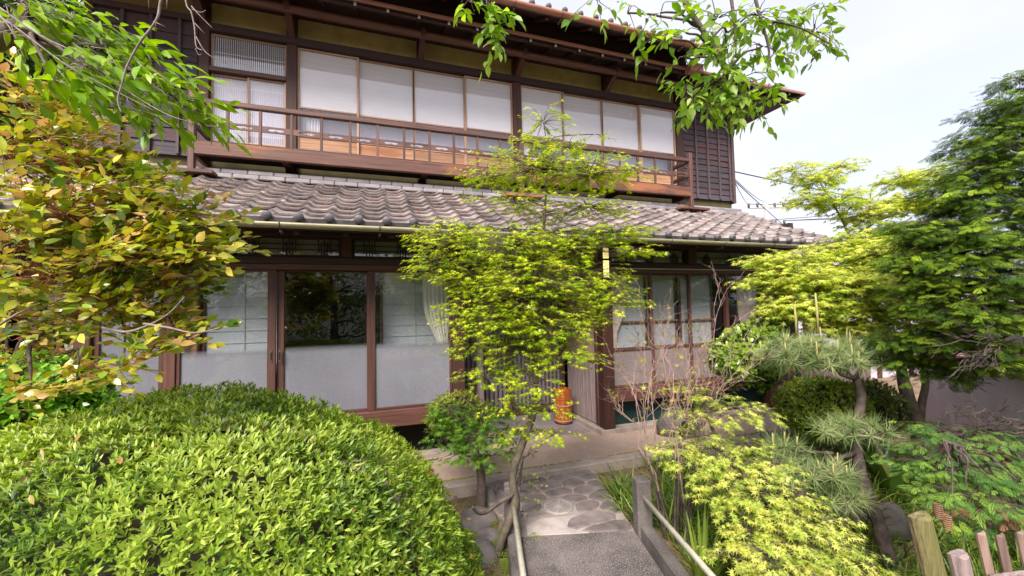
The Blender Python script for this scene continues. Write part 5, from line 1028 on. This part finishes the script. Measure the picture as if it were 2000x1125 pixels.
# umbrella stand
us = thing('umbrella_stand', (2.87, .68, .014), 'tall orange wooden umbrella tub bound with pale hoops on the entrance slab', 'umbrella stand')
R0, HT, nst = .128, .53, 20; u0 = np.array([2.87, .68, .02])
for i in range(nst):
    a0, a1 = 2*pi*i/nst+.012, 2*pi*(i+1)/nst-.012; v = [u0+np.array([r_*cos(a_), r_*sin(a_), z_]) for z_ in (0, HT) for (r_, a_) in ((R0, a0), (R0+.004, (a0+a1)/2), (R0, a1), (R0-.016, a1), (R0-.016, a0))]
    MB().add(v, [(0, 1, 6, 5), (1, 2, 7, 6), (2, 3, 8, 7), (3, 4, 9, 8), (4, 0, 5, 9), (5, 6, 7, 8, 9), (4, 3, 2, 1, 0)]).build('stave', 'tub', us)
t = np.linspace(0, 2*pi, 33)
for z_ in (.045, .28): MB().tube([u0+np.array([(R0+.006)*cos(q), (R0+.006)*sin(q), z_]) for q in t], .006, 6, False).build('hoop', 'rope', us, True)
for z_ in (-.0, ): MB().tube([u0+np.array([(R0+.003)*cos(q), (R0+.003)*sin(q), z_+.012]) for q in t], .012, 6, False).build('foot_ring', 'lowx', us, True)
MB().tube([u0+np.array([0, 0, .02]), u0+np.array([0, 0, .03])], R0-.017, 22).build('bottom', 'black', us)
MB().tube([u0+np.array([-.075, -R0*.88, .115]), u0+np.array([-.078, -R0*.88-.004, .115])], .012, 8).build('emblem', 'white_tip', us)
# plaques on the corner post
PQ = aty(1183, 505, -.78)[0]
for z0_, z1_, lb_ in ((2.57, 2.79, 'upper of two yellow wooden plaques on the porch corner post'), (2.33, 2.555, 'lower of two yellow wooden plaques on the porch corner post')):
    tag(MB().box((PQ-.04, -.79, z0_-.12), (PQ+.04, -.775, z1_-.13), .003).build('wooden_plaque', 'plaque'), lb_, 'plaque', 'plaques on the corner post')
# curtains
def curtain(label, x0, x1, z0, z1, y, mat, pinch=None, px=None, n_=30, rows=14):
    v = []; zz = np.linspace(z1, z0, rows)
    for z_ in zz:
        k = 1.0 if pinch is None else 1-.62*exp(-((z_-pinch)/.32)**2); cx = (x0+x1)/2 if px is None else px
        for i in range(n_+1): u = i/n_; xx = cx+((x0+(x1-x0)*u)-cx)*k; v.append((xx, y+.022*sin(u*2*pi*6.5)*(.6+.4*k)+.008*sin(u*31), z_))
    w = n_+1; return tag(MB().add(v, [(r*w+i, r*w+i+1, (r+1)*w+i+1, (r+1)*w+i) for r in range(rows-1) for i in range(n_)]).build('curtain', mat, None, True), label, 'curtain')
curtain('cream tied back curtain in the glazed door beside the entrance', .62, .97, .64, 2.38, .12, 'curtain', 1.35, .93)
curtain('pale pink tied back curtain inside the corner post', 3.36, 3.72, .64, 2.38, .12, 'curtainp', 1.35, 3.40)
curtain('beige tied back curtain at the far end of the glazed doors', 5.95, 6.35, .64, 2.38, .12, 'curtainp', 1.1, 6.30)
curtain('striped pale curtain at the shaded end doors behind the camellia', -3.02, -2.74, .64, 2.38, .09, 'curtain', .9, -2.98)
curtain('white curtain behind the upper window next to the ribbed glass', -1.05, -.78, 4.35, 5.1, YU+.16, 'white'); curtain('white curtain beside the middle upper post', 2.62, 2.82, 4.35, 5.1, YU+.16, 'white')

# fence stakes in the near right corner
tilt = lambda a_: [[cos(a_), 0, sin(a_)], [0, 1, 0], [-sin(a_), 0, cos(a_)]]
def stake(name, label, x, ytop, d, w, th_, mat, an, cat='post', group=None, roundish=False):
    top = at(x, ytop, d); ln = top[2]+.38; ax = unit(-_r*sin(an)+np.array([0, 0, cos(an)])); b0 = top-ax*ln/cos(an)
    s_ = _r; f_ = np.cross(ax, s_); f_ = unit(f_); s2_ = np.cross(f_, ax); pts = []; n_ = 12 if roundish else 8
    for t_ in np.linspace(0, 1, 9):
        for j in range(n_):
            a_ = 2*pi*(j+.5)/n_
            if roundish: q = (w/2*cos(a_)*(1+.05*sin(3*a_+t_*5)), th_/2*sin(a_))
            else: q = (w/2*np.sign(cos(a_))*min(1, abs(cos(a_))*1.25), th_/2*np.sign(sin(a_))*min(1, abs(sin(a_))*1.25))
            pts.append(b0+(top-b0)*t_+s2_*q[0]+f_*q[1]+ax*(.008*sin(a_*2+1)*(t_ == 1)))
    f = [(i*n_+j, i*n_+(j+1) % n_, (i+1)*n_+(j+1) % n_, (i+1)*n_+j) for i in range(8) for j in range(n_)]+[tuple(range(n_))[::-1], tuple(8*n_+j for j in range(n_))]
    m = MB().add(pts, f)
    return m if cat is None else tag(m.build(name, mat), label, cat, group)
stake('fence_post', 'thick mossy wooden post at the end of the low fence', 1795, 1008, 1.75, .085, .07, 'mossy', radians(11), roundish=True)
stake('fence_post', 'short grey weathered round stake beside the mossy post', 1870, 1082, 1.7, .07, .06, 'grey', radians(10), roundish=True)
fb = at(1960, 1500, 1.75); fb[2] = -.35; fe = thing('picket_fence', fb, 'low fence of narrow brown wooden pickets under the cypress', 'fence')
for x, yt in ((1915, 1042), (1952, 1046), (1992, 1040), (2030, 1044), (2070, 1040)):
    m = stake('picket', '', x, yt, 1.8, .038, .018, 'picket', radians(9), cat=None); m.build('picket', 'picket', fe)
MB().tube([at(1935, 1128, 1.76), at(2120, 1105, 1.7)], .012, 8).build('rail', 'grey', fe, True)
for (x, y, d_) in ((1832, 998, 2.4), (1850, 1020, 2.4)):
    c0 = at(x, y, d_); m = MB()
    for i in range(7): t = np.linspace(0, 2*pi, 11); m.tube([c0+_r*(.02*cos(q))*(1-.1*abs(i-3))+np.array([0, 0, .012*(i-3)])+np.array([W_[0], W_[1], 0])*.02*sin(q) for q in t], .0045, 5, False)
    tag(m.build('pine_cone', 'cone', None, True), ('upper' if x == 1832 else 'lower')+' brown cone in the shade beneath the low cypress', 'cone', 'cones under the cypress')

# boundary wall, board fence and neighbour at the right
W0, W1 = np.array([8.6, -1.0]), np.array([5.9, -3.75]); wd = (W1-W0)/np.linalg.norm(W1-W0); wn_ = np.array([-wd[1], wd[0]])
def wbox(s0, s1, t0, t1, z0, z1, b=.005):
    m = MB().box((s0, t0, z0), (s1, t1, z1), b); v = m.v[0]; m.v[0] = np.stack([W0[0]+wd[0]*v[:, 0]+wn_[0]*v[:, 1], W0[1]+wd[1]*v[:, 0]+wn_[1]*v[:, 1], v[:, 2]], 1); return m
bw = thing('boundary_wall', (W0[0], W0[1], -.2), 'purple grey rendered garden wall with red brown timber coping', 'wall')
wbox(0, 3.85, 0, .14, -.5, .95).build('render', 'wall', bw); wbox(-.02, 3.9, -.03, .17, .952, 1.04).build('coping', 'coping', bw)
for i in range(4): wbox(.3+i*1.1, .38+i*1.1, .02, .12, 1.042, 1.9).build('post', 'coping', bw)
wbox(-.02, 3.9, .04, .10, 1.10, 1.82).build('upper_panel', 'wallw', bw)
bf = thing('board_fence', (7.9, .15, 0), 'low fence of purple brown vertical boards beyond the round shrub', 'fence')
for i in range(22): x = 6.62+i*.12; bx('board', 'fenceb', bf, (x+.003, .1+.004*rng.random(), -.1), (x+.117, .125, .62), .003)
bx('rail', 'coping', bf, (6.6, .085, .62), (9.28, .14, .68), .004)
nb = thing('neighbour_house', (11, 3, 0), 'pale walled neighbouring house with brown posts behind the yellow green maple', 'house')
bx('wall', 'wall', nb, (8.4, 1.8, -.2), (15, 6, 2.6), .01)
for i in range(5): bx('post', 'post', nb, (8.5+i*1.3, 1.74, -.2), (8.62+i*1.3, 1.798, 2.6), .005)
MB().add([(8.0, 1.1, 2.5), (15.5, 1.1, 2.5), (15.5, 4, 3.7), (8.0, 4, 3.7), (8.0, 1.1, 2.58), (15.5, 1.1, 2.58), (15.5, 4, 3.78), (8, 4, 3.78)], [(3, 2, 1, 0), (4, 5, 6, 7), (0, 1, 5, 4), (1, 2, 6, 5), (3, 0, 4, 7)]).build('roof', 'ridge', nb)
ac = aty(1520, 612, .9); u = thing('air_conditioner', (ac[0], .9, ac[2]-.3), 'small grey outdoor unit on a dark bracket beside the house corner', 'air conditioner')
bx('casing', 'acunit', u, (ac[0]-.2, .85, ac[2]-.16), (ac[0]+.2, 1.1, ac[2]+.16), .03); bx('grille', 'iron', u, (ac[0]-.14, .84, ac[2]-.11), (ac[0]+.1, .849, ac[2]+.11), .003); bx('bracket', 'iron', u, (ac[0]-.24, .82, ac[2]-.22), (ac[0]+.24, 1.4, ac[2]-.17), .004)

# utility pole with cross arms, wires to the house
pt = at(1496, 398, 26); pole = thing('utility_pole', (pt[0], pt[1], -.16), 'grey concrete utility pole with cross arms and insulators beyond the roof', 'utility pole')
MB().tube([(pt[0], pt[1], -.16), (pt[0], pt[1], pt[2])], [.19, .14], 12).build('pole', 'concrete', pole, True)
arms = []
for dz_ in (-.25, -1.35):
    c0 = np.array([pt[0], pt[1], pt[2]+dz_]); a0, a1 = c0-_r*1.1, c0+_r*1.1; MB().tube([a0, a1], .055, 6).build('cross_arm', 'concrete', pole); arms.append((a0, a1))
    for k in (0, .25, .75, 1): q = a0*(1-k)+a1*k; MB().tube([q, q+np.array([0, 0, .28])], [.06, .075], 8).build('insulator', 'iron', pole, True)
def wire(label, a_, b_, sag=.02, r=.02):
    t_ = np.linspace(0, 1, 15)[:, None]; p_ = a_*(1-t_)+b_*t_; p_[:, 2] -= sag*np.linalg.norm(b_-a_)*4*(t_*(1-t_))[:, 0]; tag(MB().tube(p_, r, 5).build('power_line', 'wire'), label, 'cable', 'overhead cables')
hk_ = np.array([7.64, YU+.1, 4.75]); bx('cable_bracket', 'iron', H, (7.56, YU+.05, 4.70), (7.66, YU+.15, 4.80), .005)
L1 = 'thin black cable running between the house wall and the utility pole'; L2 = 'overhead line strung past the utility pole behind the maple'
wire(L1, hk_, np.array([pt[0], pt[1], pt[2]+.1]), .006, .012); wire(L1, hk_+np.array([0, 0, .06]), arms[0][0]+np.array([0, 0, .2]), .006, .012); wire(L1, hk_+np.array([0, 0, -.05]), np.array([pt[0]+5, pt[1], pt[2]-3.2]), .006, .012)
for k, (x, y, d_) in enumerate(((1750, 398, 30), (1800, 404, 30), (1750, 408, 32))): wire(L1 if k == 9 else L2, arms[k // 2][k % 2]+np.array([0, 0, .25]), at(x, y, d_), .004, .022)
wire('long cable from the house corner sagging out to the right past the maple crown', hk_+np.array([0, 0, .09]), at(1900, 425, 22), .004, .014)
for (x, y, d_) in ((1640, 425, 30), (1640, 432, 30)): wire(L2, arms[1][1]+np.array([0, 0, .25]), at(x+200, y-14, d_), .004, .022)

# the garden behind the viewer, which the lower panes mirror
for i, (x, y, h, lb_) in enumerate(((-5.0, -9.5, 4.4, 'broad tree at the back of the garden near the hedge end'), (-1.4, -10.0, 4.8, 'tallest tree at the back of the garden'), (2.9, -10.0, 4.2, 'round crowned tree behind the viewpoint'), (7.2, -8.8, 4.4, 'tree at the back corner beside the boundary'), (10.6, -6.6, 4.2, 'lower tree on the far side of the boundary wall'), (13.6, -8.0, 4.8, 'outermost tree beyond the boundary wall'))):
    tp = [np.array([x, y, -.2]), np.array([x+.2, y, h*.35]), np.array([x-.1, y+.2, h*.8])]
    pd = [(np.array([x+rng.normal(0, 1.1), y+rng.normal(0, .8), h*(.08+.85*k/15)]), np.array([1.35, 1.1, .75])) for k in range(16)]
    plant('garden_tree', lb_, 'tree', tp[0], tp, [.16, .12, .06], pd, T_LANCE, .24, [(.03, .07, .012), (.08, .15, .02), (.17, .24, .03)], 18, .5, 8, 'any', group='trees at the back of the garden', r0=.05)
bh = thing('back_house', (0, -18, 0), 'grey tiled house beyond the back of the garden', 'house'); bx('wall', 'wallw', bh, (-7, -22, -.2), (7, -18, 2.7), .01)
MB().add([(-7.6, -17.2, 2.6), (7.6, -17.2, 2.6), (7.6, -20, 4.4), (-7.6, -20, 4.4)], [(0, 1, 2, 3)]).build('roof', 'ridge', bh)
